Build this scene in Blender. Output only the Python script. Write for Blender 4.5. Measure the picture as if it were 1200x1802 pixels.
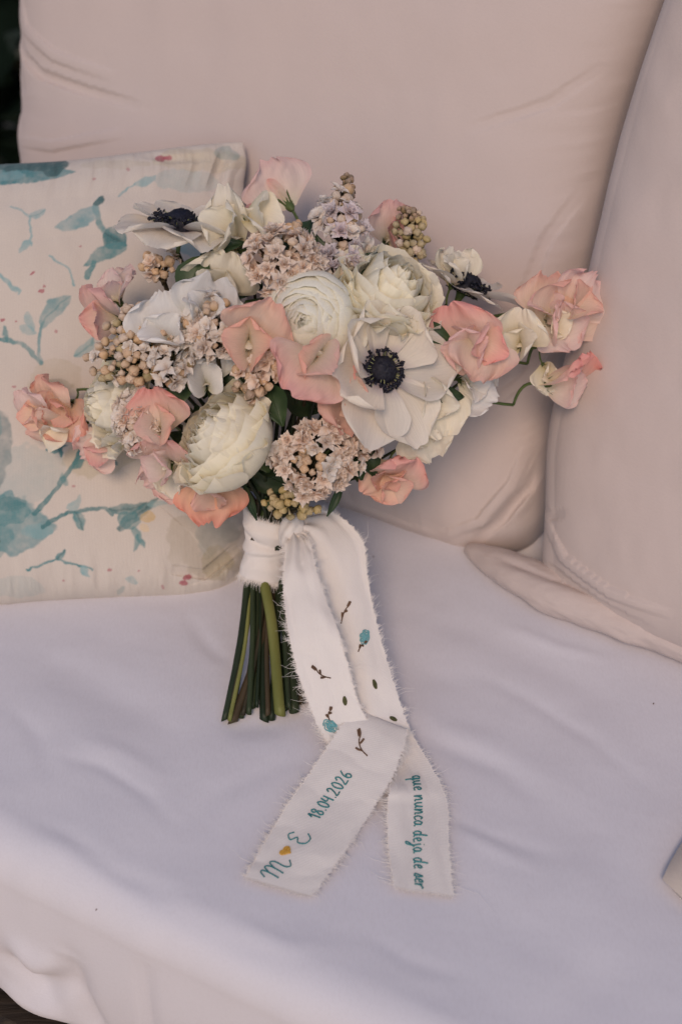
import bpy, math, random
import numpy as np
from mathutils import Matrix, Vector

# ------------------------------------------------------------------ scene, camera, light
for o in list(bpy.data.objects):
    bpy.data.objects.remove(o)
S = bpy.context.scene
COL = S.collection
PITCH = math.radians(38.0)
CAM = np.array([0.0, -0.697, 0.732])
FPX = 1802 * 50.0 / 36.0
cd = bpy.data.cameras.new('camera')
cd.sensor_fit = 'VERTICAL'; cd.sensor_height = 36.0; cd.sensor_width = 24.0; cd.lens = 50.0
cd.clip_start = 0.02; cd.clip_end = 200.0
cd.dof.use_dof = True; cd.dof.focus_distance = 0.975; cd.dof.aperture_fstop = 4.5; cd.dof.aperture_blades = 9
cam = bpy.data.objects.new('camera', cd); COL.objects.link(cam)
cam.location = CAM; cam.rotation_euler = (math.pi / 2 - PITCH, 0, 0)
S.camera = cam

SUN_EL, SUN_AZ = math.radians(43), math.radians(188)     # azimuth clockwise from +Y: light from behind the viewer, a little left
w = bpy.data.worlds.new('World'); S.world = w; w.use_nodes = True
nt = w.node_tree; bg = nt.nodes['Background']
sky = nt.nodes.new('ShaderNodeTexSky'); sky.sky_type = 'NISHITA'; sky.sun_disc = False
sky.sun_elevation = SUN_EL; sky.sun_rotation = SUN_AZ
sky.dust_density = 1.0; sky.air_density = 1.0; sky.ozone_density = 1.0
nt.links.new(sky.outputs[0], bg.inputs[0]); bg.inputs[1].default_value = 0.095
sl = bpy.data.lights.new('sun', 'SUN'); sl.energy = 1.3; sl.angle = math.radians(18); sl.color = (1.0, 0.73, 0.54)
sun = bpy.data.objects.new('sun', sl); COL.objects.link(sun)
sdir = Vector((math.sin(SUN_AZ) * math.cos(SUN_EL), math.cos(SUN_AZ) * math.cos(SUN_EL), math.sin(SUN_EL)))
sun.rotation_euler = sdir.to_track_quat('Z', 'Y').to_euler()
S.view_settings.view_transform = 'Standard'; S.view_settings.look = 'None'
S.view_settings.gamma = 1.0; S.view_settings.exposure = 0.30
S.render.engine = 'CYCLES'
S.cycles.max_bounces = 10; S.cycles.diffuse_bounces = 6; S.cycles.transparent_max_bounces = 8

# ------------------------------------------------------------------ helpers
RNG = np.random.default_rng(7)
random.seed(7)
cR = np.array([1.0, 0, 0]); cF = np.array([0, math.cos(PITCH), -math.sin(PITCH)]); cU = np.array([0, math.sin(PITCH), math.cos(PITCH)])

def ray(px, py):
    return cF + cR * ((px - 600) / FPX) + cU * ((901 - py) / FPX)
def atd(px, py, d):
    return CAM + ray(px, py) * d
def onz(px, py, z=0.0):
    r = ray(px, py); return CAM + r * ((z - CAM[2]) / r[2])
def onplane(px, py, p0, n):
    r = ray(px, py); return CAM + r * (np.dot(p0 - CAM, n) / np.dot(r, n))
def proj(P):
    q = P - CAM; d = q @ cF
    return 600 + FPX * (q @ cR) / d, 901 - FPX * (q @ cU) / d, d
def unit(v):
    v = np.asarray(v, float); return v / np.linalg.norm(v)
def cdir(r, u, t):                       # right, up, towards the viewer -> world direction
    return unit(cR * r + cU * u - cF * t)
def sstep(a, b, x):
    t = np.clip((x - a) / (b - a), 0, 1); return t * t * (3 - 2 * t)

def _hash(ix, iy, s):
    h = (ix * 374761393 + iy * 668265263 + s * 974634777) & 0x7fffffff
    h = ((h ^ (h >> 13)) * 1274126177) & 0x7fffffff
    return ((h ^ (h >> 16)) & 0xffff) / 65535.0
def vnoise(x, y, s=0):
    x = np.asarray(x, float); y = np.asarray(y, float)
    ix = np.floor(x).astype(np.int64); iy = np.floor(y).astype(np.int64)
    fx = x - ix; fy = y - iy; fx = fx * fx * fx * (fx * (fx * 6 - 15) + 10); fy = fy * fy * fy * (fy * (fy * 6 - 15) + 10)
    a = _hash(ix, iy, s); b = _hash(ix + 1, iy, s); c = _hash(ix, iy + 1, s); d = _hash(ix + 1, iy + 1, s)
    return (a + (b - a) * fx) * (1 - fy) + (c + (d - c) * fx) * fy
def fbm(x, y, s=0, o=4):
    t = 0; a = 0.5; n = 0
    for i in range(o):
        t = t + a * vnoise(x, y, s + i * 17); n += a; a *= 0.5; x = x * 2.03; y = y * 2.03
    return t / n - 0.5

def catmull(P, n):
    P = np.asarray(P, float); m = len(P)
    Q = np.vstack([2 * P[0] - P[1], P, 2 * P[-1] - P[-2]])
    seg = np.linalg.norm(np.diff(P, axis=0), axis=1); cum = np.concatenate([[0], np.cumsum(seg)]); cum /= cum[-1]
    out = []
    for t in np.linspace(0, 1, n):
        i = min(max(np.searchsorted(cum, t, side='right') - 1, 0), m - 2)
        f = (t - cum[i]) / max(cum[i + 1] - cum[i], 1e-9)
        p0, p1, p2, p3 = Q[i], Q[i + 1], Q[i + 2], Q[i + 3]
        out.append(0.5 * (2 * p1 + (p2 - p0) * f + (2 * p0 - 5 * p1 + 4 * p2 - p3) * f * f + (3 * p1 - p0 - 3 * p2 + p3) * f ** 3))
    return np.array(out)

class MB:                                   # collects pieces of one mesh
    def __init__(s): s.v = []; s.f = []; s.uv = []; s.n = 0
    def add(s, V, F, UV=None):
        V = np.asarray(V, float).reshape(-1, 3)
        s.v.append(V); s.f += [tuple(i + s.n for i in f) for f in F]
        s.uv.append(np.zeros((len(V), 2)) if UV is None else np.asarray(UV, float).reshape(-1, 2)); s.n += len(V)
    def grid(s, G, UV=None, closeu=False):
        a, b = G.shape[:2]
        i = np.arange(a - 1)[:, None]; j = np.arange(b if closeu else b - 1)[None]; k = (j + 1) % b
        F = np.stack([i * b + j, i * b + k, (i + 1) * b + k, (i + 1) * b + j], -1).reshape(-1, 4) + s.n
        if UV is None:
            uu, vv = np.meshgrid(np.linspace(0, 1, b), np.linspace(0, 1, a)); UV = np.stack([uu, vv], -1)
        s.v.append(np.array(G, float).reshape(-1, 3)); s.f += F.tolist(); s.uv.append(np.asarray(UV, float).reshape(-1, 2)); s.n += a * b
    def tube(s, P, r, sides=7, cap=True, flat=1.0, seed=0):
        P = np.asarray(P, float); n = len(P); r = np.broadcast_to(np.asarray(r, float), (n,))
        T = np.gradient(P, axis=0); T /= np.linalg.norm(T, axis=1)[:, None] + 1e-12
        ref = np.array([0.31, 0.22, 0.93]); A = np.cross(T, ref); A /= np.linalg.norm(A, axis=1)[:, None] + 1e-12
        B = np.cross(T, A)
        ang = np.linspace(0, 2 * np.pi, sides, endpoint=False)
        G = P[:, None] + (A[:, None] * np.cos(ang)[None, :, None] + B[:, None] * np.sin(ang)[None, :, None] * flat) * r[:, None, None]
        base = s.n; s.grid(G, closeu=True)
        if cap:
            s.f.append(tuple(base + i for i in range(sides))[::-1]); s.f.append(tuple(base + (n - 1) * sides + i for i in range(sides)))
    def ball(s, c, r, nu=8, nv=6, axes=None):
        th = np.linspace(0.001, np.pi - 0.001, nv); ph = np.linspace(0, 2 * np.pi, nu, endpoint=False)
        G = np.stack([np.sin(th)[:, None] * np.cos(ph)[None], np.sin(th)[:, None] * np.sin(ph)[None], np.cos(th)[:, None] * np.ones(nu)[None]], -1)
        G = G * np.broadcast_to(np.asarray(r, float), (3,))
        if axes is not None: G = G @ np.asarray(axes)
        s.grid(G + np.asarray(c), closeu=True)
    def mesh(s, name, smooth=True):
        me = bpy.data.meshes.new(name)
        V = np.vstack(s.v); me.from_pydata(V.tolist(), [], s.f)
        UV = np.vstack(s.uv); l = me.uv_layers.new(name='uv')
        idx = np.zeros(len(me.loops), np.int32); me.loops.foreach_get('vertex_index', idx)
        l.data.foreach_set('uv', UV[idx].astype(np.float32).ravel())
        if smooth: me.polygons.foreach_set('use_smooth', [True] * len(me.polygons))
        me.update(); return me

WORLD = {}
def obj(name, mesh, mat=None, parent=None, M=None):
    """link a mesh object; M is its matrix in the parent's frame"""
    o = bpy.data.objects.new(name, mesh); COL.objects.link(o)
    if mat is not None and mesh is not None and not mesh.materials: mesh.materials.append(mat)
    if parent is not None: o.parent = parent
    if M is not None: o.matrix_basis = M
    return o
def wobj(name, mesh, mat, parent):
    """mesh given in world coordinates under an Empty that is only translated"""
    o = obj(name, mesh, mat, parent)
    o.location = -Vector(parent.location); return o
def empty(name, loc):
    o = bpy.data.objects.new(name, None); COL.objects.link(o); o.location = loc; o.empty_display_size = 0.02; return o
def tag(o, label, cat, group=None):
    o['label'] = label; o['category'] = cat
    if group: o['group'] = group
    return o
def frame(pos, fwd, up):
    z = unit(fwd); x = np.asarray(up, float); x = unit(x - z * np.dot(x, z)); y = np.cross(z, x)
    M = Matrix.Identity(4)
    for i in range(3):
        M[i][0], M[i][1], M[i][2], M[i][3] = x[i], y[i], z[i], pos[i]
    return M

# ------------------------------------------------------------------ materials
def newmat(name):
    m = bpy.data.materials.new(name); m.use_nodes = True; t = m.node_tree
    b = t.nodes['Principled BSDF']; return m, t, b, t.nodes['Material Output']
def nd(t, kind, **kw):
    n = t.nodes.new(kind)
    for k, v in kw.items(): setattr(n, k, v)
    return n
def mathn(t, op, a, b=None, c=None, clamp=False):
    n = nd(t, 'ShaderNodeMath', operation=op); n.use_clamp = clamp
    for i, x in enumerate((a, b, c)):
        if x is None: continue
        if isinstance(x, (int, float)): n.inputs[i].default_value = x
        else: t.links.new(x, n.inputs[i])
    return n.outputs[0]
def mixc(t, f, a, b, blend='MIX'):
    n = nd(t, 'ShaderNodeMix', data_type='RGBA', blend_type=blend)
    for i, x in ((0, f), (6, a), (7, b)):
        if isinstance(x, (int, float)): n.inputs[i].default_value = x
        elif isinstance(x, tuple): n.inputs[i].default_value = (*x, 1) if len(x) == 3 else x
        else: t.links.new(x, n.inputs[i])
    return n.outputs[2]
def noise(t, vec, scale, detail=3, rough=0.55):
    n = nd(t, 'ShaderNodeTexNoise'); n.inputs['Scale'].default_value = scale; n.inputs['Detail'].default_value = detail; n.inputs['Roughness'].default_value = rough
    if vec is not None: t.links.new(vec, n.inputs['Vector'])
    return n.outputs[0]
def ramp(t, fac, stops):
    n = nd(t, 'ShaderNodeValToRGB'); e = n.color_ramp.elements
    while len(e) > 1: e.remove(e[-1])
    for i, (p, c) in enumerate(stops):
        x = e[0] if i == 0 else e.new(p); x.position = p; x.color = (*c, 1)
    t.links.new(fac, n.inputs[0]); return n.outputs[0]

def cloth_mat(name, col, weave=1400.0, bump=0.25, vcol=False, trans=0.0, rough=0.9, tint=0.04, slub=0.5, wk=1.0, grain=0.28):
    m, t, b, out = newmat(name)
    tc = nd(t, 'ShaderNodeTexCoord').outputs['Object']
    mp = nd(t, 'ShaderNodeMapping'); t.links.new(tc, mp.inputs[0]); mp.inputs['Rotation'].default_value = (0.3, 0.2, 0.5)
    big = noise(t, tc, 9, 3)
    if vcol:
        a = nd(t, 'ShaderNodeVertexColor', layer_name='print').outputs[0]
    else:
        a = mixc(t, 0.0, col, col)
    c = mixc(t, mathn(t, 'MULTIPLY', big, tint * 2), a, (0.60, 0.52, 0.50))
    wv1 = nd(t, 'ShaderNodeTexWave', wave_type='BANDS', bands_direction='X'); wv1.inputs['Scale'].default_value = weave / 6.28; wv1.inputs['Distortion'].default_value = 1.2; wv1.inputs['Detail'].default_value = 1
    wv2 = nd(t, 'ShaderNodeTexWave', wave_type='BANDS', bands_direction='Z'); wv2.inputs['Scale'].default_value = weave / 6.28; wv2.inputs['Distortion'].default_value = 1.2; wv2.inputs['Detail'].default_value = 1
    t.links.new(mp.outputs[0], wv1.inputs[0]); t.links.new(mp.outputs[0], wv2.inputs[0])
    wh = mathn(t, 'MULTIPLY', wv1.outputs[1], wv2.outputs[1])
    mp2 = nd(t, 'ShaderNodeMapping'); t.links.new(tc, mp2.inputs[0]); mp2.inputs['Scale'].default_value = (1, .35, 1.6); sl2 = noise(t, mp2.outputs[0], 420, 3)
    hgt = mathn(t, 'ADD', mathn(t, 'MULTIPLY', wh, 0.5 * wk), mathn(t, 'MULTIPLY', sl2, slub))
    c = mixc(t, mathn(t, 'MULTIPLY', mathn(t, 'SUBTRACT', 1.0, wh), 0.08 * wk), c, (0.35, 0.30, 0.28), 'MIX')
    gr_ = noise(t, mp2.outputs[0], 700, 2, .7); c = mixc(t, mathn(t, 'MULTIPLY', mathn(t, 'SUBTRACT', gr_, 0.42, clamp=True), grain), c, (0.30, 0.26, 0.25))
    bp = nd(t, 'ShaderNodeBump'); bp.inputs['Strength'].default_value = bump; bp.inputs['Distance'].default_value = 0.0006
    t.links.new(hgt, bp.inputs['Height'])
    t.links.new(c, b.inputs['Base Color']); b.inputs['Roughness'].default_value = rough; b.inputs['Specular IOR Level'].default_value = 0.15
    b.inputs['Sheen Weight'].default_value = 0.08; b.inputs['Sheen Roughness'].default_value = 0.5
    t.links.new(bp.outputs[0], b.inputs['Normal'])
    if trans > 0:
        tr = nd(t, 'ShaderNodeBsdfTranslucent'); t.links.new(c, tr.inputs[0])
        mx = nd(t, 'ShaderNodeMixShader'); mx.inputs[0].default_value = trans
        t.links.new(b.outputs[0], mx.inputs[1]); t.links.new(tr.outputs[0], mx.inputs[2]); t.links.new(mx.outputs[0], out.inputs[0])
    return m

def petal_mat(name, stops, edge=None, edge_amt=0.0, trans=0.35, vein=0.10, rough=0.55, blotch=None):
    """stops: colour along the petal from claw to rim; edge: tint that gathers along the side margins"""
    m, t, b, out = newmat(name)
    uv = nd(t, 'ShaderNodeUVMap', uv_map='uv').outputs[0]
    sp = nd(t, 'ShaderNodeSeparateXYZ'); t.links.new(uv, sp.inputs[0])
    u, v = sp.outputs[0], sp.outputs[1]
    inf = nd(t, 'ShaderNodeObjectInfo'); rnd = inf.outputs['Random']
    cmb = nd(t, 'ShaderNodeCombineXYZ')
    t.links.new(mathn(t, 'MULTIPLY', u, 17.0), cmb.inputs[0]); t.links.new(mathn(t, 'MULTIPLY', v, 1.3), cmb.inputs[1]); t.links.new(mathn(t, 'MULTIPLY', rnd, 50), cmb.inputs[2])
    vn = noise(t, cmb.outputs[0], 3.0, 4, 0.6)
    cm2 = nd(t, 'ShaderNodeCombineXYZ'); t.links.new(u, cm2.inputs[0]); t.links.new(v, cm2.inputs[1]); t.links.new(mathn(t, 'MULTIPLY', rnd, 31), cm2.inputs[2])
    bn = noise(t, cm2.outputs[0], 2.2, 2)
    vv = mathn(t, 'ADD', v, mathn(t, 'MULTIPLY', mathn(t, 'SUBTRACT', bn, 0.5), 0.22), clamp=True)
    c = ramp(t, vv, stops)
    if edge is not None:
        au = mathn(t, 'ABSOLUTE', mathn(t, 'SUBTRACT', mathn(t, 'MULTIPLY', u, 2.0), 1.0))
        ef = mathn(t, 'MAXIMUM', mathn(t, 'POWER', au, 3.0), mathn(t, 'POWER', v, 9.0))
        c = mixc(t, mathn(t, 'MULTIPLY', mathn(t, 'MULTIPLY', ef, bn), edge_amt * 2, clamp=True), c, edge)
    if blotch is not None:
        c = mixc(t, mathn(t, 'MULTIPLY', mathn(t, 'SUBTRACT', 1.0, mathn(t, 'MULTIPLY', v, 3.2), clamp=True), 0.8, clamp=True), c, blotch)
    dk = mathn(t, 'SUBTRACT', 1.0, mathn(t, 'MULTIPLY', mathn(t, 'SUBTRACT', vn, 0.35, clamp=True), vein * 2.0))
    cc = nd(t, 'ShaderNodeCombineColor')
    for i in range(3): t.links.new(dk, cc.inputs[i])
    c = mixc(t, 1.0, c, cc.outputs[0], 'MULTIPLY')
    hs = nd(t, 'ShaderNodeHueSaturation'); t.links.new(c, hs.inputs['Color'])
    t.links.new(mathn(t, 'ADD', 0.9, mathn(t, 'MULTIPLY', rnd, 0.14)), hs.inputs['Value'])
    t.links.new(mathn(t, 'ADD', 0.85, mathn(t, 'MULTIPLY', rnd, 0.3)), hs.inputs['Saturation'])
    c = hs.outputs[0]
    bp = nd(t, 'ShaderNodeBump'); bp.inputs['Strength'].default_value = 0.35; bp.inputs['Distance'].default_value = 0.0008
    t.links.new(mathn(t, 'ADD', vn, mathn(t, 'MULTIPLY', bn, 1.5)), bp.inputs['Height'])
    t.links.new(c, b.inputs['Base Color']); b.inputs['Roughness'].default_value = rough; b.inputs['Specular IOR Level'].default_value = 0.22
    t.links.new(bp.outputs[0], b.inputs['Normal'])
    tr = nd(t, 'ShaderNodeBsdfTranslucent'); t.links.new(c, tr.inputs[0]); t.links.new(bp.outputs[0], tr.inputs['Normal'])
    mx = nd(t, 'ShaderNodeMixShader'); mx.inputs[0].default_value = trans
    t.links.new(b.outputs[0], mx.inputs[1]); t.links.new(tr.outputs[0], mx.inputs[2]); t.links.new(mx.outputs[0], out.inputs[0])
    return m

def plain_mat(name, c1, c2, scale=60, rough=0.6, bump=0.2, spec=0.3, stretch=None, dist=0.001):
    m, t, b, out = newmat(name)
    tc = nd(t, 'ShaderNodeTexCoord').outputs['Object']
    if stretch is not None:
        mp = nd(t, 'ShaderNodeMapping'); t.links.new(tc, mp.inputs[0]); mp.inputs['Scale'].default_value = stretch[:3]
        if len(stretch) > 3: mp.inputs['Rotation'].default_value = (0, 0, stretch[3])
        tc = mp.outputs[0]
    n = noise(t, tc, scale, 5)
    rnd = nd(t, 'ShaderNodeObjectInfo').outputs['Random']
    f = mathn(t, 'ADD', mathn(t, 'MULTIPLY', mathn(t, 'SUBTRACT', n, 0.3), 1.6), mathn(t, 'MULTIPLY', mathn(t, 'SUBTRACT', rnd, 0.5), 0.7), clamp=True)
    c = mixc(t, f, c1, c2)
    t.links.new(c, b.inputs['Base Color']); b.inputs['Roughness'].default_value = rough; b.inputs['Specular IOR Level'].default_value = spec
    bp = nd(t, 'ShaderNodeBump'); bp.inputs['Strength'].default_value = bump; bp.inputs['Distance'].default_value = dist
    t.links.new(n, bp.inputs['Height']); t.links.new(bp.outputs[0], b.inputs['Normal'])
    return m

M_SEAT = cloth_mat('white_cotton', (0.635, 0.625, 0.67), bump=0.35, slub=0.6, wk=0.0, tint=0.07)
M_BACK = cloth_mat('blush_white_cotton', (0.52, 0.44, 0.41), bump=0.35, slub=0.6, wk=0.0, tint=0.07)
M_PRINT = cloth_mat('printed_linen', None, weave=1100, bump=0.2, vcol=True, slub=.3)
M_RIB = cloth_mat('cream_cotton_ribbon', (0.85, 0.81, 0.77), weave=2600, bump=0.35, trans=0.16, tint=0.02, grain=0.10)
M_FRAY = cloth_mat('cotton_thread', (0.88, 0.84, 0.80), weave=3000, bump=0.1, trans=0.2)
M_TEAL = plain_mat('teal_thread', (0.03, 0.16, 0.17), (0.06, 0.26, 0.27), 900, 0.6, 0.6)
M_BLUE = plain_mat('turquoise_thread', (0.10, 0.30, 0.33), (0.24, 0.48, 0.50), 900, 0.6, 0.6)
M_BROWN = plain_mat('brown_thread', (0.09, 0.05, 0.03), (0.17, 0.10, 0.06), 900, 0.7, 0.5)
M_OLIVE = plain_mat('olive_thread', (0.05, 0.055, 0.02), (0.10, 0.10, 0.04), 900, 0.7, 0.5)
M_GOLD = plain_mat('gold_thread', (0.50, 0.26, 0.03), (0.75, 0.45, 0.10), 900, 0.35, 0.6)
M_WOOD = plain_mat('weathered_wood', (0.016, 0.011, 0.008), (0.085, 0.058, 0.036), 14, 0.7, 0.8, 0.3, (1.2, 14, 14, math.radians(28)), 0.004)
M_GROUND = plain_mat('warm_bounce_ground', (0.40, 0.24, 0.13), (0.50, 0.31, 0.18), 8, 0.95, 0.6)  # unseen ground, coloured warm to bounce light up onto the cushions
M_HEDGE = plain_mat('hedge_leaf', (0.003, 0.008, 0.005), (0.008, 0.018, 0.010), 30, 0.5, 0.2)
M_LEAF = plain_mat('dark_leaf', (0.018, 0.038, 0.016), (0.05, 0.085, 0.035), 70, 0.45, 0.3)
M_STEM = plain_mat('green_stem', (0.012, 0.021, 0.009), (0.040, 0.056, 0.024), 90, 0.5, 0.5, stretch=(1, .25, .25))
M_STEMB = plain_mat('brown_green_stem', (0.024, 0.022, 0.011), (0.075, 0.05, 0.026), 90, 0.6, 0.6, stretch=(1, .25, .25))
M_STEMY = plain_mat('yellow_green_stem', (0.11, 0.12, 0.025), (0.23, 0.235, 0.075), 70, 0.5, 0.4, stretch=(1, .3, .3))
M_CUT = plain_mat('pale_cut_end', (0.20, 0.20, 0.10), (0.36, 0.34, 0.20), 400, 0.5, 0.4)
M_CALYX = plain_mat('green_calyx', (0.05, 0.085, 0.025), (0.12, 0.16, 0.05), 120, 0.5, 0.2)
M_DARK = plain_mat('navy_black_stamen', (0.004, 0.005, 0.012), (0.012, 0.012, 0.026), 700, 0.6, 0.6, 0.4)
M_PALEC = plain_mat('pale_green_core', (0.35, 0.38, 0.16), (0.55, 0.55, 0.30), 300, 0.6, 0.3)

WHITE = petal_mat('white_petal', [(0.0, (0.84, 0.82, 0.56)), (0.3, (0.92, 0.89, 0.74)), (1.0, (0.93, 0.91, 0.81))], trans=0.30, vein=0.04)
IVORY = petal_mat('ivory_petal', [(0.0, (0.84, 0.76, 0.46)), (0.3, (0.92, 0.86, 0.66)), (1.0, (0.93, 0.89, 0.75))], trans=0.32, vein=0.05)
ANEM = petal_mat('anemone_petal', [(0.0, (0.55, 0.48, 0.50)), (0.25, (0.88, 0.82, 0.73)), (1.0, (0.91, 0.86, 0.77))], trans=0.42, vein=0.10, blotch=(0.48, 0.40, 0.46))
CREAM = petal_mat('cream_petal', [(0.0, (0.82, 0.74, 0.46)), (0.35, (0.90, 0.84, 0.67)), (1.0, (0.92, 0.87, 0.75))], trans=0.38, vein=0.08)
COOLW = petal_mat('cool_white_petal', [(0.0, (0.82, 0.80, 0.60)), (0.4, (0.88, 0.86, 0.81)), (1.0, (0.90, 0.88, 0.85))], trans=0.36, vein=0.08)
PINK = petal_mat('pink_petal', [(0.0, (0.91, 0.85, 0.62)), (0.38, (0.93, 0.78, 0.66)), (0.75, (0.93, 0.59, 0.51)), (1.0, (0.92, 0.48, 0.44))], edge=(0.91, 0.52, 0.50), edge_amt=0.35, trans=0.44, vein=0.12)
PALEP = petal_mat('pale_pink_petal', [(0.0, (0.91, 0.87, 0.68)), (0.38, (0.93, 0.83, 0.74)), (1.0, (0.92, 0.69, 0.65))], edge=(0.90, 0.54, 0.53), edge_amt=0.35, trans=0.44, vein=0.12)
PEACH = petal_mat('peach_petal', [(0.0, (0.90, 0.84, 0.60)), (0.38, (0.92, 0.80, 0.66)), (0.75, (0.92, 0.66, 0.53)), (1.0, (0.92, 0.57, 0.47))], edge=(0.90, 0.50, 0.45), edge_amt=0.35, trans=0.44, vein=0.12)
ORANGE = petal_mat('coral_petal', [(0.0, (0.89, 0.78, 0.52)), (0.38, (0.91, 0.66, 0.49)), (1.0, (0.90, 0.50, 0.40))], edge=(0.88, 0.36, 0.31), edge_amt=0.45, trans=0.44, vein=0.12)
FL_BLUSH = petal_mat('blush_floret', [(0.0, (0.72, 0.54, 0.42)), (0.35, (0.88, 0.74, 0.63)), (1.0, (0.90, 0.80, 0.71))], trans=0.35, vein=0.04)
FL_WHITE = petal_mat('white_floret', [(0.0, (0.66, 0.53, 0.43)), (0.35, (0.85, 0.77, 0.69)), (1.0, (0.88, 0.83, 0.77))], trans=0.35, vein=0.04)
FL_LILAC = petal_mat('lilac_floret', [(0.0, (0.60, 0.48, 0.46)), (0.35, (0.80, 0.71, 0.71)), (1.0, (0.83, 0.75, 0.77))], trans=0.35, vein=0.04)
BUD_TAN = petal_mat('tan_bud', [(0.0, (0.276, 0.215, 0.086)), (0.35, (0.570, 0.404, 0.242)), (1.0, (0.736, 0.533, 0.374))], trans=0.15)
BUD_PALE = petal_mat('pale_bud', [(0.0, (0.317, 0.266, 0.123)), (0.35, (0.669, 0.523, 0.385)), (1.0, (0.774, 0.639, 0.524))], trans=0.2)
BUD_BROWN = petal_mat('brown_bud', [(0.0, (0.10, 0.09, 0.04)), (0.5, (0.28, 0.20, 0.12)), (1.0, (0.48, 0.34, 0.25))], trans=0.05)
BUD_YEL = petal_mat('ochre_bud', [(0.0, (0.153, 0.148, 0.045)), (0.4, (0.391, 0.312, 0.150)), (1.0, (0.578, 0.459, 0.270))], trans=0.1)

# ------------------------------------------------------------------ the setting: ground, hedge, frame
A28 = math.radians(28)
E1 = np.array([math.cos(A28), -math.sin(A28), 0]); E2 = np.array([math.sin(A28), math.cos(A28), 0])   # along the sofa, towards its back
F0 = onz(0, 1512)                                      # a point on the front edge of the seat
def sofa(a, b, z):                                     # a along the sofa, b from the front edge to the back
    return F0 + E1 * a + E2 * b + np.array([0, 0, z])

g = MB(); xs = np.linspace(-30, 30, 25); X, Y = np.meshgrid(xs, xs); g.grid(np.stack([X, Y, -0.42 + 0.02 * fbm(X, Y, 3)], -1))
ground = obj('ground', g.mesh('ground'), M_GROUND); ground['kind'] = 'structure'

g = MB()
HN = 7000
hp = np.stack([RNG.uniform(-2.2, 0.9, HN), RNG.uniform(-0.22, 0.22, HN), RNG.uniform(-0.42, 0.95, HN)], -1)
for p in hp:
    q = sofa(p[0], 1.45 + p[1], p[2] + F0[2])
    a = unit(RNG.normal(size=3)); b = unit(np.cross(a, RNG.normal(size=3))); L = RNG.uniform(0.05, 0.10)
    g.add([q - a * L, q + b * L * 0.4, q + a * L, q - b * L * 0.4], [(0, 1, 2, 3)])
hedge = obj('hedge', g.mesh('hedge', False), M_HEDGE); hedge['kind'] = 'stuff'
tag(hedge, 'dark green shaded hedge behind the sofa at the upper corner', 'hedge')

def box(g, c, ex, ey, ez, sx, sy, sz, bev=0.004):
    c = np.asarray(c); V = []
    for k, s in ((-sz, 1), (-sz + bev, 0), (sz - bev, 0), (sz, 1)):
        for x, y in ((-1, -1), (1, -1), (1, 1), (-1, 1)):
            V.append(c + ex * x * (sx - bev * s) + ey * y * (sy - bev * s) + ez * k)
    F = [(3, 2, 1, 0), (12, 13, 14, 15)]
    for l in range(3):
        for i in range(4): F.append((l * 4 + i, l * 4 + (i + 1) % 4, l * 4 + 4 + (i + 1) % 4, l * 4 + 4 + i))
    g.add(V, F)
EZ = np.array([0, 0, 1.0])
SEATH = 0.188                                          # thickness of the seat cushion
fr = empty('sofa_frame', sofa(0.0, 0.3, -0.42)); tag(fr, 'dark weathered wooden sofa frame under the seat cushion', 'sofa frame')
for k, (b, zz) in enumerate(((-0.010, -SEATH - 0.022), (-0.004, -SEATH - 0.062))):
    g = MB(); box(g, sofa(0.2, b + 0.02, zz), E1, E2, EZ, 0.85, 0.018, 0.0185); wobj('front_rail', g.mesh('front_rail', False), M_WOOD, fr)
for k in range(6):
    g = MB(); box(g, sofa(0.2, 0.085 + k * 0.085, -SEATH - 0.016), E1, E2, EZ, 0.84, 0.036, 0.011); wobj('seat_slat', g.mesh('seat_slat', False), M_WOOD, fr)
for a in (-0.6, 1.0):
    for b in (0.012, 0.58):
        g = MB(); box(g, sofa(a, b, -0.27), E1, E2, EZ, 0.03, 0.03, 0.149 if b > .1 else 0.106); 
        if b < .1: g.v[-1][:, 2] -= 0.043; 
        wobj('leg', g.mesh('leg', False), M_WOOD, fr)

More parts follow.
